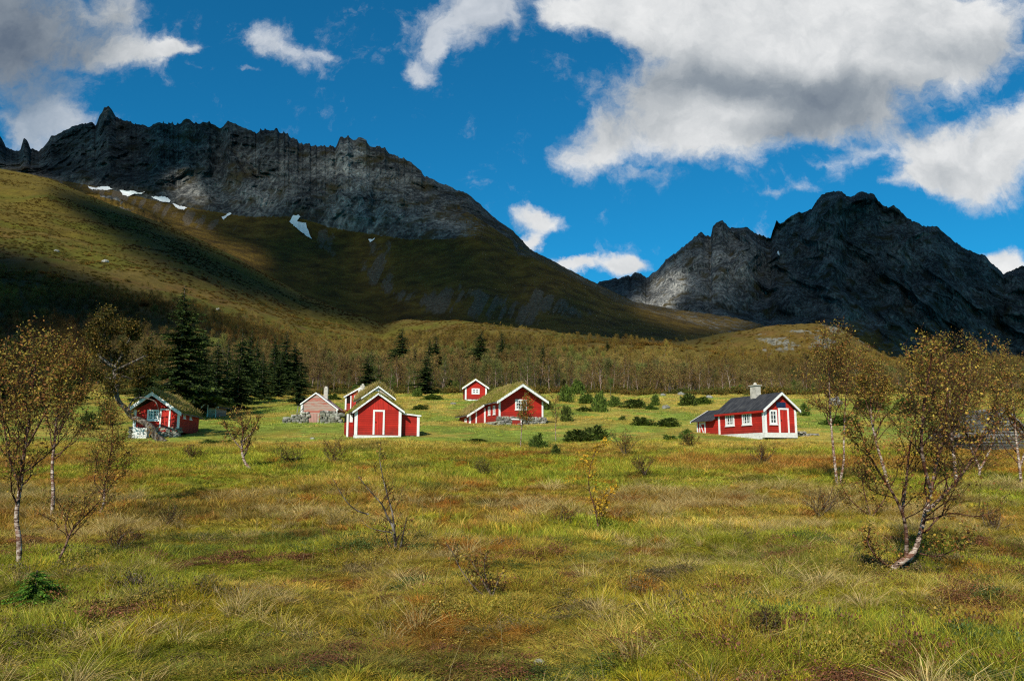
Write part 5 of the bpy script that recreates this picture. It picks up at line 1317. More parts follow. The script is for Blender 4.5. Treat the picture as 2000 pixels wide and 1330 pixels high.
# ------------------------------------------------------------------ 1  left hut with turf roof
R1, W1_, lx, lz = house_root('hut', 'red hut with white gable and grassy roof behind the leaning old tree, farthest left', 260, 349.5, 835, 57, math.radians(7.5))
D = 5.4; h = W1_ / 2; ze = lz(260, 804) + .1; zr = lz(301, 777)
MB().prism_y([(-h, -.3), (h, -.3), (h, ze), (0, zr), (-h, ze)], 0, D).build('wall', M_RED, R1)
f = face('front', W1_, D); fr_ = face('right', W1_, D)
boards(R1, f, [(-h - .02, -h + .17, -.02, ze + .02), (h - .15, h + .02, -.02, ze + .02)])
ap = (lx(300.5, 766), lz(300.5, 766)); L_, R_ = (lx(249.5, 801), lz(249.5, 801)), (lx(357.5, 806), lz(357.5, 806))
prof = [(L_[0], L_[1] - .03), (ap[0], ap[1] - .03), (R_[0], R_[1] - .03)]
slab(R1, 'roof', prof, -.36, D + .3, .10, M_GREYW); barge(R1, [L_, ap, R_], -.46, -.38, .27)
sod(R1, prof, -.34, D + .3, 1, .16, .34, 320, .6)
window(R1, f, lx(286), lx(309.6), lz(300, 821), lz(300, 800), .12, 3, 2, .05)
door(R1, f, lx(311), lx(331.5), 0.05, lz(320, 798), .1)
for a in (.9, 2.6): window(R1, fr_, a, a + .5, .75, 1.35, .08, 1, 1, .04)
rubble('foundation', R1, lx(304), h, -.06, .5, -.9, .0, 3, .26)
MB().box(-h + .1, lx(291), -.42, .3, -1.3, -.03).build('cellar_front', M_WASH, R1)
rubble('foundation_side', R1, -h - .25, -h + .1, -.05, .5, -1.3, -.05, 4, .28)

# ------------------------------------------------------------------ 2  small far cabin
R2, W_, lx, lz = house_root('cabin', 'small cabin with mossy turf roof and open porch beside the left spruces', 404, 422, 811, 80, math.radians(-10), 'cabin')
D = 1.9; h = W_ / 2; ze = lz(421, 790); zr = ze + .6
MB().prism_y([(-h, -.4), (h, -.4), (h, ze), (0, zr), (-h, ze)], .9, D).build('wall', M_DARKRED, R2)
MB().box(-h, h, 0, .06, -.3, .75).build('porch_panel', M_PALE, R2)
MB().box(h - .05, h + .01, .06, D, -.3, .75).build('side_panel', M_PALE, R2)
for x in (-h, h - .09): MB().box(x, x + .09, -.01, .09, -.3, ze).build('porch_post', M_WHITE, R2)
prof = [(-h - .45, ze - .25), (0, zr + .12), (h + .45, ze - .25)]
slab(R2, 'roof', prof, -.35, D + .3, .08, M_GREYW); barge(R2, prof, -.42, -.36, .16)
sod(R2, prof, -.33, D + .3, 2, .2, .16, 320, .15)

# ------------------------------------------------------------------ 3  weathered barn
R3, W_, lx, lz = house_root('barn', 'weathered pink barn with peeling gable behind the stone wall', 587, 658, 818, 78, math.radians(3), 'barn')
D = 4.9; h = W_ / 2; apx = lx(617.6, 767); ze1 = lz(587.5, 789); ze2 = lz(657.6, 799); zr = lz(617.6, 768)
MB().prism_y([(-h, -.5), (h, -.5), (h, ze2), (apx, zr), (-h, ze1)], 0, D).build('wall', M_PINK, R3)
MB().box(h + .003, h + .02, .1, D - .1, -.4, ze2 - .15).build('side_cladding', M_DARKRED, R3)
L_, ap, R_ = (-h - .08, ze1 + .02), (apx, zr + .07), (h + .12, ze2 - .02)
slab(R3, 'roof', [L_, ap, R_], -.08, D + .2, .07, M_RUST); barge(R3, [(L_[0], L_[1] + .01), (ap[0], ap[1] + .02), (R_[0], R_[1] + .01)], -.15, -.085, .14)
k = (R_[1] - ap[1]) / (R_[0] - ap[0])
for y0_, y1_ in ((.5, 1.25), (2.9, 3.3)):
    MB().prism_y([(ap[0] + .1, ap[1] + .1 * k + .012), (R_[0] - .1, R_[1] - .1 * k * 0 + .05), (R_[0] - .1, R_[1] + .08), (ap[0] + .1, ap[1] + .1 * k + .05)], y0_, y1_).build('roof_sheet', M_ZINC, R3)
boards(R3, face('front', W_, D), [(-h - .02, -h + .16, -.3, ze1), (h - .1, h + .02, -.3, ze2)])
cx = lx(637, 765, 2.4)
ch = MB().box(cx - .2, cx + .2, 2.2, 2.6, zr - .7, lz(637, 758, 2.4)).build('chimney', M_CONC, R3)
MB().box(cx - .13, cx + .13, 2.27, 2.53, lz(637, 758, 2.4) + .002, lz(637, 756, 2.4) + .06).build('chimney_cap', M_CONC, ch)

# stone wall in front of the barn, with a plank gate
b0 = P(553, 832, 72.5); b1 = P(660, 830, 72.5); cx_ = (b0 + b1) / 2; L = b1[0] - b0[0]
gx0, gx1 = P(603, 830, 72.5)[0] - cx_[0], P(620, 830, 72.5)[0] - cx_[0]
SW = tag(empty('stone_wall', cx_), 'dry stone wall of grey field stones in front of the weathered barn', 'stone wall')
tl_ = lambda x: np.interp(x, [-L / 2, -L / 2 + .6, -L / 2 + 1.4, gx0], [.35, .75, 1.0, 1.05])
rubble('stonework', SW, -L / 2, gx0 - .03, -.3, .3, -.5, 1.05, 31, .42, top=tl_)
tr_ = lambda x: np.interp(x, [gx1, L / 2 - .6, L / 2 + .3], [1.15, 1.2, .9])
rubble('stonework', SW, gx1 + .25, L / 2 + .2, -.3, .3, -.5, 1.2, 32, .42, top=tr_)
G1 = tag(empty('gate', cx_ + [(gx0 + gx1) / 2, -.1, 0]), 'faded pink plank gate set in the dry stone wall', 'gate')
gw = (gx1 - gx0) / 2
MB().box(-gw, gw, -.03, .03, -.35, 1.1).build('planks', plank_mat('faded_pink_planks', lin(186, 140, 128), lin(150, 110, 100), vertical=True, pitch=.14), G1)
MB().box(gw + .02, gw + .14, -.06, .06, -.3, 1.1).build('gate_post', M_PALE, G1)
FN = tag(empty('fence_frame', P(585, 815, 73.5)), 'grey wooden fence frame leaning at the left corner of the weathered barn', 'fence')
for (xa, za, xb, zb) in ((-.35, -.1, -.2, 1.1), (.28, -.1, .3, 1.15), (-.2, 1.05, .3, .95), (-.3, .1, .28, .9)):
    MB().prism_y([(xa, za), (xa + .07, za), (xb + .07, zb), (xb, zb)], -.03 + .01 * xa, .03).build('rail', M_GREYW, FN)

# ------------------------------------------------------------------ 4  red house with white chimney wall (left of the pair behind)
R4, W_, lx, lz = house_root('house', 'red house with tall white chimney wall and small porch, behind the middle hut', 674, 738, 793, 84, math.radians(4), 'house')
D = 4.2; h = W_ / 2; zr = lz(704, 756); ze = lz(674, 773)
MB().prism_y([(-h, -.5), (h, -.5), (h, ze), (0, zr), (-h, ze)], 0, D).build('wall', M_REDV, R4)
f = face('front', W_, D)
prof = [(-h - .15, ze - .08), (0, zr + .08), (h + .15, ze - .08)]
slab(R4, 'roof', prof, -.15, D + .2, .08, M_GREYW); barge(R4, prof, -.22, -.155, .16)
sod(R4, prof, -.14, D + .2, 4, .14, .2, 260, .3)
boards(R4, f, [(-h - .02, -h + .14, -.4, ze)])
pc = MB(); fbox(pc, f, lx(677), lx(683.5), .3, lz(680, 774), -.01, .02); pc.build('porch_opening', M_DARK, R4)
boards(R4, f, [(lx(684), lx(686), -.3, lz(685, 773))], 'porch_post')
window(R4, f, lx(691), lx(699), lz(695, 782), lz(695, 772), .07, 1, 2, .04)
ch = MB().box(lx(699.5), lx(712.8), -.32, -.004, -.3, lz(706, 759)).build('chimney', M_WASH, R4)
MB().box(lx(703.5), lx(711.5), -.3, .28, lz(706, 759) + .003, lz(706, 753)).build('chimney_pot', M_CONC, ch)
MB().box(lx(705.8), lx(709.5), -.15, .12, lz(706, 753) + .003, lz(706, 749.5)).build('chimney_cap', M_CONC, ch)

# ------------------------------------------------------------------ 5  big turf roofed house with small attic window
R5, W_, lx, lz = house_root('house', 'house under a broad tawny turf roof with tiny attic window, behind the middle hut', 709, 766, 793, 72, math.radians(18), 'house')
D = 5.6; h = W_ / 2; zr = lz(736, 756); ze = lz(766, 776)
MB().prism_y([(-h, -.6), (h, -.6), (h, ze), (0, zr), (-h, ze)], 0, D).build('wall', M_PALE, R5)
prof = [(-h - .2, ze - .1), (0, zr + .1), (h + .3, ze - .16)]
slab(R5, 'roof', prof, -.2, D + .3, .08, M_GREYW); barge(R5, prof, -.27, -.205, .15)
sod(R5, prof, -.18, D + .3, 5, .28, .55, 380, .85)
window(R5, face('front', W_, D), lx(732.5), lx(739.5), lz(736, 765), lz(736, 758.5), .07, 1, 1, .035)
vx = lx(742, 750, 3.); V_ = MB(); zz_ = lz(742, 751, 3.)
V_.box(vx - .06, vx + .06, 2.94, 3.06, zr - .2, zz_ + .25).build('roof_vent', M_CONC, R5)

# ------------------------------------------------------------------ 6  middle hut with lean-to
R6, W_, lx, lz = house_root('hut', 'bright red hut with white door frame, white plinth and flat topped lean-to, centre left', 692, 782.4, 849, 57, math.radians(16))
D = 4.4; h = W_ / 2; zr = lz(739, 773); ze = lz(692, 800)
MB().prism_y([(-h, -.05), (h, -.05), (h, ze), (lx(739, 773), zr), (-h, ze)], 0, D).build('wall', M_RED, R6)
MB().prism_y([(lx(700, 798), ze + .02), (lx(778, 798), ze + .02), (lx(739, 776), zr - .08)], -.012, .02).build('gable_boards', M_REDV, R6)
f = face('front', W_, D)
boards(R6, f, [(-h - .02, -h + .2, -.02, ze + .03), (h - .17, h + .03, -.02, ze + .03)])
L_, ap, R_ = (lx(688, 804), lz(688, 804)), (lx(738.4, 767.5), lz(738.4, 767.5)), (lx(789.6, 804), lz(789.6, 804))
prof = [(L_[0] - .1, L_[1] - .05), (ap[0], ap[1] - .03), (R_[0] + .02, R_[1] - .03)]
slab(R6, 'roof', prof, -.22, D + .3, .09, M_GREYW); barge(R6, [L_, ap, R_], -.3, -.225, .15)
sod(R6, prof, -.2, D + .35, 6, .2, .18, 300, .12)
door(R6, f, lx(727.5), lx(750.4), .02, lz(739, 800.5), .13)
MB().box(-h - .05, h + .02, -.1, .3, -.85, -.03).build('plinth', M_WASH, R6)
Wl = lx(818, 849, .5) - h
LT = MB().prism_y([(h + .03, 0), (h + Wl, 0), (h + Wl, lz(816, 814, .5)), (h + .03, lz(784, 809, .5))], .5, 3.6).build('lean_to', M_RED, R6)
MB().box(h + Wl - .16, h + Wl + .03, .44, .6, -.45, lz(816, 813, .5) - .01).build('corner_board', M_WHITE, LT)
MB().prism_y([(h - .05, lz(784, 809, .5) + .01), (h - .05, lz(784, 806, .5)), (h + Wl + .14, lz(818, 811, .5)), (h + Wl + .14, lz(818, 814, .5) + .01)], .36, 3.7).build('lean_to_roof', M_WHITE, LT)
rubble('lean_to_foundation', R6, h + .05, h + Wl, .55, 1.0, -.8, -.02, 61, .25)
fl = face('left', W_, D)
PN = MB().box(-h - .5, -h - .03, .9, 3.6, -.3, 1.0).build('side_annex', M_RED, R6)
boards(R6, lambda a, z, o: (-h - .5 + a, .9 - o, z), [(-.02, .12, -.45, 1.55), (.2, .42, .95, 1.5)], 'annex_board')
MB().box(-h - .5, -h - .03, 1.0, 3.6, 1.003, 1.5).build('annex_panel', M_DARK, R6)

# ------------------------------------------------------------------ 7  little rear hut
R7, W_, lx, lz = house_root('hut', 'tiny red hut with one window up at the wood edge', 908.2, 950.4, 779.5, 108, math.radians(8))
D = 3.4; h = W_ / 2; zr = lz(929, 744); ze = lz(908, 757)
MB().prism_y([(-h, 0), (h, 0), (h, ze), (0, zr), (-h, ze)], 0, D).build('wall', M_RED, R7)
f = face('front', W_, D)
boards(R7, f, [(-h - .02, -h + .2, -.05, ze + .02), (h - .2, h + .02, -.05, ze + .02)])
L_, ap, R_ = (lx(902.4, 757.6), lz(902.4, 757.6)), (lx(928.8, 740), lz(928.8, 740)), (lx(955, 757.6), lz(955, 757.6))
slab(R7, 'roof', [(L_[0], L_[1] - .04), (ap[0], ap[1] - .04), (R_[0], R_[1] - .04)], -.25, D + .3, .1, M_GREYW); barge(R7, [L_, ap, R_], -.34, -.255, .24)
sod(R7, [(L_[0], L_[1] - .04), (ap[0], ap[1] - .04), (R_[0], R_[1] - .04)], -.22, D + .3, 7, .14, .14, 200, .3)
window(R7, f, lx(921), lx(936.5), lz(929, 770), lz(929, 758.5), .2, 1, 1, .16, False)
rubble('foundation', R7, -h + .1, h - .3, .02, .5, -.9, -.02, 71, .4, M_WASH)
dbb = MB(); dbb.box(lx(914), lx(922), -.02, .1, -.7, -.05); dbb.build('cellar_hatch', M_WHITE, R7)

# ------------------------------------------------------------------ 8  large turf roofed hut with annex
R8, W_, lx, lz = house_root('hut', 'large red hut with deep white gable, turf roof and low side annex, centre right', 974.4, 1060.5, 817.6, 70, math.radians(22))
D = 6.2; h = W_ / 2; zr = lz(1021, 757); ze = lz(974, 783)
MB().prism_y([(-h, -.01), (h, -.01), (h, ze), (lx(1021, 757), zr), (-h, ze)], 0, D).build('wall', M_RED, R8)
f = face('front', W_, D); fl = face('left', W_, D)
boards(R8, f, [(-h - .02, -h + .14, -.02, ze + .02), (h - .13, h + .02, -.02, ze + .02)])
OV = .75
ap = (lx(1021.6, 749.6, -OV), lz(1021.6, 749.6, -OV)); L_ = (lx(971, 783, -OV), lz(971, 783, -OV)); R_ = (lx(1072, 784, -OV), lz(1072, 784, -OV))
prof = [(L_[0], L_[1] - .05), (ap[0], ap[1] - .04), (R_[0], R_[1] - .05)]
slab(R8, 'roof', prof, -OV + .08, D + .4, .1, M_GREYW); barge(R8, [L_, ap, R_], -OV, -OV + .075, .24)
sod(R8, prof, -OV + .1, D + .4, 8, .2, .26, 300, .5)
window(R8, f, lx(1006), lx(1029), lz(1018, 800.5), lz(1018, 780), .13, 3, 2, .055)
rubble('foundation', R8, -h - .1, h + .25, -.12, .4, -.9, -.01, 81, .36)
rubble('foundation_side', R8, -h - .3, -h - .02, .1, 3., -.9, -.4, 82, .36)
MB().box(-h - .01, -h + .3, .02, D, -.7, -.02).build('side_base', M_RED, R8)
cd = MB(); fbox(cd, f, lx(999.5), lx(1016.5), -.75, -.06, .1, .16); cd = cd.build('cellar_door', M_REDV, R8)
g = MB(); fbox(g, f, lx(997.6), lx(1018.4), -.08, .03, .1, .2); fbox(g, f, lx(1015.5), lx(1018.4), -.85, -.09, .1, .19); g.build('cellar_door_frame', M_WHITE, cd)
window(R8, fl, .9, 1.4, .45, 1.25, .1, 0, 2, .05); window(R8, fl, 2.2, 2.7, .45, 1.25, .1, 0, 2, .05)
# annex
ax0, ay0 = -h - 1.75, 3.1
u_, w_ = 0, 0
z_hi = L_[1] - .1; sl = (ap[1] - L_[1]) / (ap[0] - L_[0]); z_lo = L_[1] - sl * (L_[0] - ax0) 
AN = MB().prism_y([(ax0, -1.0), (-h - .02, -1.0), (-h - .02, z_hi - .05 + sl * (-h - L_[0]) * 0), (ax0, z_lo - .1)], ay0, D - .2).build('annex', M_RED, R8)
fa = lambda a, z, o: (a, ay0 - o, z)
boards(AN, fa, [(ax0 - .02, ax0 + .16, -.95, z_lo - .1), (ax0 + .62, ax0 + .74, -.95, z_lo + .2), (ax0 + 1.45, ax0 + 1.6, -.95, z_hi - .3)])
g = MB(); fbox(g, fa, ax0 + .78, ax0 + 1.42, -.9, z_lo + .3, -.01, .03); g.build('door', M_REDV, AN)
prof2 = [(ax0 - .35, L_[1] - .05 - sl * (L_[0] - ax0 + .35)), (L_[0] + .05, L_[1] - .04)]
slab(AN, 'annex_roof', prof2, ay0 - .35, D + .1, .09, M_GREYW); barge(AN, prof2, ay0 - .43, ay0 - .355, .2)
sod(AN, prof2, ay0 - .33, D + .1, 9, .2, .34, 300, .8)
fal = lambda a, z, o: (ax0 - o, a, z)
window(AN, fal, 3.8, 4.3, -.4, .2, .08, 1, 1, .04)

# ------------------------------------------------------------------ 9  right hut with felt roof
R9, W_, lx, lz = house_root('hut', 'red hut with dark grey felt roof, chimney and solar panel on the right', 1493.6, 1556, 844.5, 55, math.radians(21))
D = 5.3; h = W_ / 2; zr = lz(1526, 772); ze = lz(1493.6, 799)
MB().prism_y([(-h, 0), (h, 0), (h, ze), (lx(1526.4, 772), zr), (-h, ze)], 0, D).build('wall', M_RED, R9)
f = face('front', W_, D); fl = face('left', W_, D)
boards(R9, f, [(-h - .03, -h + .2, -.03, ze + .02), (h - .14, h + .02, -.03, ze + .02)])
boards(R9, fl, [(-.045, .16, -.03, ze - .05), (D - .18, D, -.1, ze - .1)])
ap = (lx(1526.4, 765.6, -.25), lz(1526.4, 765.6, -.25)); L_ = (lx(1491, 799, -.25), lz(1491, 799, -.25)); R_ = (lx(1563, 801, -.25), lz(1563, 801, -.25))
prof = [(L_[0], L_[1]), ap, R_]
slab(R9, 'roof', prof, -.24, D + .25, .07, M_FELT)
barge(R9, [(L_[0] - .0, L_[1] - .02), (ap[0], ap[1] - .02), (R_[0], R_[1] - .02)], -.33, -.245, .17)
MB().box(L_[0] - .025, L_[0] + .02, -.2, D + .2, L_[1] - .22, L_[1] - .075).build('eaves_board', M_RED, R9)
window(R9, f, lx(1504), lx(1518.6), lz(1511, 828.5), lz(1511, 800.5), .12, 1, 2, .05)
window(R9, fl, 1.35, 2.4, .62, 1.5, .13, 3, 2, .05); window(R9, fl, 3.35, 4.4, .62, 1.5, .13, 3, 2, .05)
door(R9, f, lx(1521.6), lx(1541.6), .0, lz(1531, 797), .12)
sp_ = MB(); fbox(sp_, f, lx(1518.5), lx(1536.5), lz(1527, 795.5), lz(1527, 785.6), .01, .05); sp_.build('solar_panel', M_SOLAR, R9)
MB().box(-h - .05, h, -.08, .25, -.35, -.002).build('plinth', M_WASH, R9)
MB().box(-h - .06, -h + .2, .26, D, -.45, -.002).build('plinth', M_WASH, R9)
cy = 2.45; cx = ap[0] - .12
ch = MB().box(cx - .24, cx + .24, cy - .3, cy + .3, ap[1] - .3, ap[1] + .62).build('chimney', M_CONC, R9)
MB().box(cx - .32, cx + .32, cy - .38, cy + .38, ap[1] + .66, ap[1] + .72).build('chimney_slab', M_CONC, ch)
for sx in (-.18, .18): MB().box(cx + sx - .06, cx + sx + .06, cy - .25, cy + .25, ap[1] + .62, ap[1] + .66).build('chimney_block', M_CONC, ch)
tv, tf = tubes([(np.array([[cx, cy, ap[1] + .72], [cx, cy, ap[1] + .8], [cx, cy, ap[1] + .88], [cx, cy, ap[1] + .93]]), np.array([.13, .14, .1, .01]))], 10); link('chimney_stone', raw_mesh('chimney_stone', tv, [tf], [M_CONC], smooth=True), ch)
# lower annex continuing the long side
D2 = 2.9; ah = h - .25
AX = MB().prism_y([(-h + .03, -.1), (ah, -.1), (ah, ze - .2), (0, ze + .35), (-h + .03, ze - .35)], D + .003, D + D2).build('annex', M_RED, R9)
slab(AX, 'annex_roof', [(-h - .42, ze - .5), (-.1, ze + .42), (ah + .3, ze - .2)], D + .26, D + D2 + .25, .07, M_FELT)
MB().prism_y([(-h - .42, ze - .49), (-h - .42, ze - .63), (-.1, ze + .31), (-.1, ze + .44)], D + D2 + .255, D + D2 + .33).build('bargeboard', M_WHITE, AX)
fax = lambda a, z, o: (-h + .03 - o, a, z)
d_ = door(AX, fax, D + D2 - 1.15, D + D2 - .35, -.1, ze - .5, .1, handle=False)
g = MB(); a0, a1 = D + D2 - 1.05, D + D2 - .45
g.hexa([fax(a0, 0, .03), fax(a0 + .1, 0, .03), fax(a0 + .1, 0, .05), fax(a0, 0, .05), fax(a1 - .1, .9, .03), fax(a1, .9, .03), fax(a1, .9, .05), fax(a1 - .1, .9, .05)]); fbox(g, fax, a0, a1, .9, 1.0, .03, .055); g.build('door_brace', M_WHITE, d_)
boards(AX, fax, [(D + D2 - .12, D + D2 + .01, -.1, ze - .45)])
# flat stones by the door
b = gp(1552, 851); s_ = tag(empty('stone_heap', b), 'heap of flat grey stones beside the door of the right hut', 'stones')
rubble('stones', s_, -1.5, 1.5, -.4, .5, -.15, .24, 91, .3, loose=.2, top=lambda x: .26 - .12 * abs(x))

# ------------------------------------------------------------------ 10  grey log barn, far right
R10, W_, lx, lz = house_root('log_barn', 'grey weathered log barn behind the birches at the right edge', 1921, 2003, 868, 45, math.radians(6), 'barn')
D = 4.2; h = W_ / 2; zr = lz(1962, 800); ze = lz(1921, 843)
logs = MB(); z = -.3; k = 0
while z < zr - .05:
    ww = h if z < ze else h * (zr - z) / (zr - ze)
    if ww > .12:
        for q in range(1): logs.prism_y([(-ww - .1, z + .02), (-ww - .1, z + .17), (ww + .1, z + .17), (ww + .1, z + .02)], -.06 + .03 * (k % 2), D)
    z += .19; k += 1
logs.build('log_wall', M_GREYW, R10)
prof = [(-h - .35, ze - .2), (0, zr + .1), (h + .35, ze - .2)]
slab(R10, 'roof', prof, -.3, D + .3, .08, M_GREYW); barge(R10, prof, -.38, -.305, .12, M_GREYW)

# boulders in the meadow and wood edge
rng = np.random.default_rng(88)
def boulder(px_, py_, w, hgt, label, mat=None, grp='grey boulders at the meadow and wood edge'):
    b = gp(px_, py_); s = b[1] / FPX
    th, ph = np.meshgrid(np.linspace(0, 2 * math.pi, 17), np.linspace(0, math.pi, 10)); d = np.stack([np.sin(ph) * np.cos(th), np.sin(ph) * np.sin(th), np.cos(ph)], -1)
    sd = rng.uniform(0, 99); r = 1 + .35 * noise3(d[..., 0] * 1.4 + sd, d[..., 1] * 1.4, d[..., 2] * 1.4, 3) + .1 * noise3(d[..., 0] * 4 + sd, d[..., 1] * 4, d[..., 2] * 4, 4)
    V = (d * r[..., None] * [w * s / 2, w * s / 2.4, hgt * s * .62]).reshape(-1, 3)
    o = link('boulder', raw_mesh('boulder', V, [grid_faces(10, 17)], [mat or M_STONE], np.full((len(V), 3), rng.uniform(.8, 1.2))), None, b + [0, 0, hgt * s * .25]); tag(o, label, 'boulder', grp)
for q in [(1002, 750, 13, 12, 'dark grey slab shaped boulder in the wood above the turf roof'), (1308, 764, 12, 14, 'tall pale boulder at the wood edge right of centre'), (1300, 798, 18, 8, 'low grey boulder left of the annex of the right hut'), (1330, 772, 16, 8, 'small grey boulder beside the tall pale one'),
          (886, 790, 10, 6, 'small pale boulder beside the little rear hut'), (610, 858, 10, 5, 'small pale stone lying in the grass left of the middle hut'), (1632, 792, 22, 20, 'large grey boulder glimpsed between the pair of birch stems'), (1295, 773, 10, 6, 'flat stone left of the tall pale boulder'), (1385, 778, 14, 7, 'grey stone at the wood edge above the annex'),
          (986, 1131, 7, 6, 'small white stone in the bog grass near the twiggy bush'), (1052, 1298, 18, 10, 'white quartz stone lying in the bog at the bottom centre'), (205, 513, 14, 7, 'pale rock on the sunlit left hillside'), (425, 606, 7, 5, 'tiny white rock low on the left hillside'), (110, 492, 10, 5, 'small rock at the rim of the shadow on the left hillside'), (1705, 646, 6, 9, 'small pale rock standing on the crest of the rocky knoll')]: boulder(*q)
# ------------------------------------------------------------------ sun, sky, clouds, camera
cam = bpy.data.cameras.new('camera'); co = bpy.data.objects.new('camera', cam); COL.objects.link(co)
co.location = (0, 0, EYE); co.rotation_euler = (math.radians(90) + PITCH, 0, 0)
cam.sensor_width = 36; cam.lens = 36 * FPX / 2000; cam.clip_start = .1; cam.clip_end = 30000
sc.camera = co
su = bpy.data.lights.new('sun', 'SUN'); so = bpy.data.objects.new('sun', su); COL.objects.link(so)
su.energy = 5.0; su.angle = math.radians(.53); su.color = (1, .93, .82)
so.rotation_euler = Vector(TOSUN).to_track_quat('Z', 'Y').to_euler()
so.location = (-200, -500, 400)
W = bpy.data.worlds.new('World'); sc.world = W; W.use_nodes = True
t = NT(W.node_tree); bg = t.n['Background']
sky = t.new('ShaderNodeTexSky', sky_type='NISHITA', sun_disc=False, sun_elevation=SUN_EL, sun_rotation=math.pi + SUN_AZ)
sky.altitude = 300; sky.air_density = 1.0; sky.dust_density = .3; sky.ozone_density = 2.0
tc = t.new('ShaderNodeTexCoord').outputs['Generated']
sep = t.new('ShaderNodeSeparateXYZ'); t.l.new(tc, sep.inputs[0])
yy = t.math('MAXIMUM', sep.outputs[1], .03)
cb = t.new('ShaderNodeCombineXYZ'); t.put(cb.inputs[0], t.math('DIVIDE', sep.outputs[0], yy)); t.put(cb.inputs[1], t.math('DIVIDE', sep.outputs[2], yy))
uvw = cb.outputs[0]
wn = t.noise(uvw, 7., 7, .62, out='Color')
warp = t.vec('SCALE', t.vec('SUBTRACT', wn, (.5, .5, .5)), scale=.10)
uvd = t.vec('ADD', uvw, warp)
def blob(px, py, rx, ry, amp, rot=0., src=None):
    u0, w0 = uw(px, py); ru, rw = rx / FPX * 1.03, ry / FPX * 1.05
    d = t.vec('SUBTRACT', uvd if src is None else src, (float(u0), float(w0), 0))
    if rot:
        r_ = t.new('ShaderNodeVectorRotate', rotation_type='Z_AXIS'); t.put(r_.inputs['Vector'], d); r_.inputs['Angle'].default_value = rot; d = r_.outputs[0]
    d = t.vec('LENGTH', t.scl(d, (1 / ru, 1 / rw, 0)))
    return t.mapr(d, 1.35, 0., 0., amp, 'SMOOTHSTEP')
def total(lst, src=None):
    s = None
    for q in lst:
        v = blob(*q, src=src) if len(q) == 6 else blob(*q, 0., src)
        s = v if s is None else t.math('MAXIMUM', s, v) if False else t.math('ADD', s, v)
    return s
THICK = [(1230, 10, 200, 90, 1.), (1500, 40, 330, 120, 1.1), (1800, 40, 260, 110, 1.), (1330, 190, 180, 100, .9), (1600, 170, 290, 85, .9), (1170, 280, 100, 60, .85, -.5), (1860, 115, 150, 80, .75), (1600, 240, 200, 60, .55), (1400, 270, 160, 60, .55), (1090, 25, 60, 45, .6),
         (1870, 325, 150, 80, 1.15, .25), (1990, 270, 100, 85, 1.1), (1770, 355, 60, 30, .6, -.3),
         (1050, 430, 60, 30, .95), (1030, 478, 35, 20, .9, -.6), (1110, 512, 70, 18, .95, -.2), (1205, 518, 48, 24, 1.), (1960, 495, 60, 42, 1.05),
         (10, 60, 190, 150, .9), (240, 95, 130, 42, .7), (230, 20, 60, 60, .6), (340, 88, 70, 22, .6)]
THIN = [(80, 150, 170, 150, .8), (110, 230, 110, 60, .6), (525, 68, 66, 40, .72), (575, 112, 90, 34, .72, .25), (640, 100, 40, 14, .5), (480, 140, 30, 10, .5), (880, 45, 105, 85, .85), (815, 135, 36, 30, .8, .6), (960, 20, 80, 60, .7), (850, 90, 40, 50, .62), (1560, 372, 50, 26, .5), (1640, 300, 60, 60, .5),
        (1250, 330, 120, 30, .45), (1500, 380, 30, 15, .4), (1000, 60, 20, 60, .35), (60, 280, 60, 60, .5), (1700, 290, 60, 40, .55)]
dens = total(THICK); thin = total(THIN)
fine = t.noise(uvd, 11., 10, .64, .25)
vf = t.noise(uvd, 34., 6, .7, .2)
fb = t.math('ADD', t.math('MULTIPLY', t.math('SUBTRACT', fine, .5), 1.15), t.math('MULTIPLY', t.math('SUBTRACT', vf, .5), .6))
a1 = t.mapr(t.math('ADD', dens, fb), .06, .70, 0, 1, 'SMOOTHSTEP')
a2 = t.math('MULTIPLY', t.mapr(t.math('ADD', thin, t.math('MULTIPLY', fb, 1.5)), .1, .95, 0, 1, 'SMOOTHSTEP'), .72)
alpha = t.math('MAXIMUM', a1, a2)
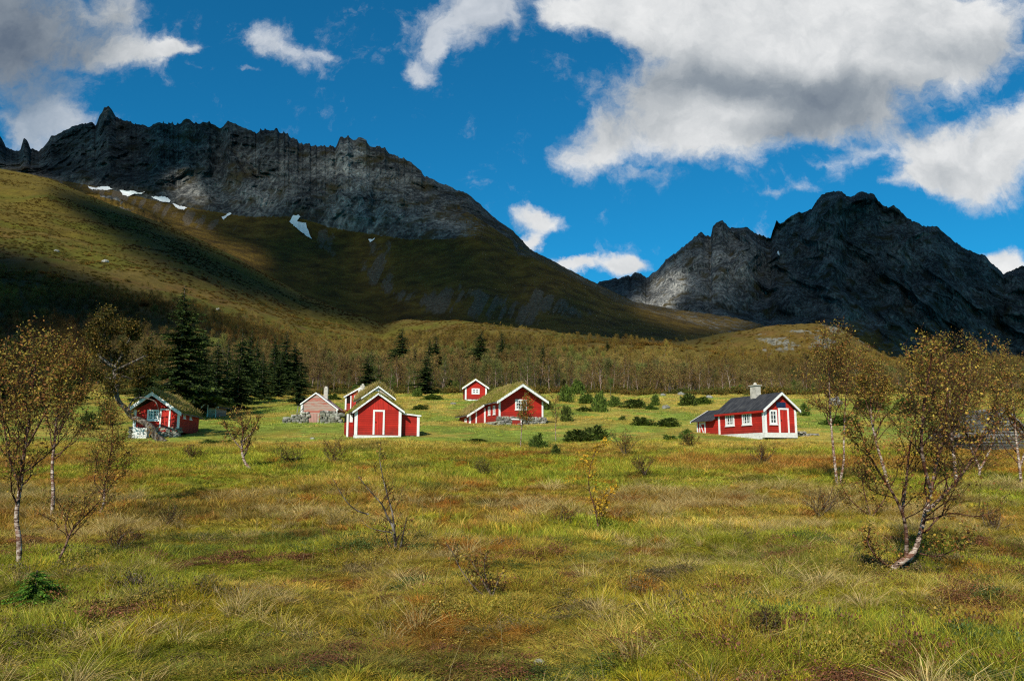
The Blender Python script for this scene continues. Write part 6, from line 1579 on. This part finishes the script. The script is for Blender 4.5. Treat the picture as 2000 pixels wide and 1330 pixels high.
# scattered clouds elsewhere in the sky
back = t.mapr(t.noise(tc, 2.2, 8, .6), .5, .62, 0, 1, 'SMOOTHSTEP')
off = t.math('MAXIMUM', t.mapr(sep.outputs[1], .35, .1), t.mapr(t.math('DIVIDE', sep.outputs[2], yy), .72, .85))
alpha = t.math('ADD', t.math('MULTIPLY', alpha, t.math('SUBTRACT', 1., off)), t.math('MULTIPLY', back, t.math('MULTIPLY', off, .3)), clamp=True)
alpha = t.math('MULTIPLY', alpha, t.mapr(sep.outputs[2], -.02, .02))
# light and dark of the clouds: lit towards the upper left, grey in the thick middle and at the base
GREY = [(1450, 165, 360, 50, .85), (1250, 230, 140, 60, .35), (1650, 220, 240, 70, .75), (30, 80, 260, 230, 1.2), (1330, 110, 200, 50, .35), (1900, 100, 160, 70, .4), (1500, 260, 120, 40, .5), (1820, 340, 60, 30, .2)]
gr = total(GREY, src=t.vec('ADD', uvw, t.vec('SCALE', warp, scale=.7)))
bn = t.noise(uvd, 4.5, 6, .55)
up_ = t.noise(t.vec('ADD', uvd, (-.02, .03, 0)), 11., 5, .6)
rel = t.math('MULTIPLY', t.math('SUBTRACT', fine, up_), .55)
lum = t.math('ADD', t.math('SUBTRACT', t.math('ADD', .86, t.math('MULTIPLY', t.math('SUBTRACT', bn, .5), .45)), t.math('MULTIPLY', gr, .66)), rel, clamp=True)
ccol = t.ramp(lum, [(0., lin(98, 112, 130)), (.35, lin(142, 152, 162)), (.65, lin(190, 195, 199)), (1., lin(240, 241, 241))])
# the photograph's deep blue
blue = t.mix(1, sky.outputs[0], (.08, .80, 1.10), 'MULTIPLY')
t.put(bg.inputs['Strength'], .1)
fin = t.mix(alpha, blue, t.vec('SCALE', ccol, scale=10.))
t.put(bg.inputs['Color'], fin)
W.cycles.sampling_method = 'MANUAL'; W.cycles.sample_map_resolution = 512
sc.view_settings.view_transform = 'Standard'; sc.view_settings.look = 'None'; sc.view_settings.exposure = 0
sc.cycles.max_bounces = 6; sc.cycles.transparent_max_bounces = 12; sc.cycles.diffuse_bounces = 3; sc.cycles.glossy_bounces = 2
sc.cycles.use_denoising = False; sc.cycles.filter_width = 1.2
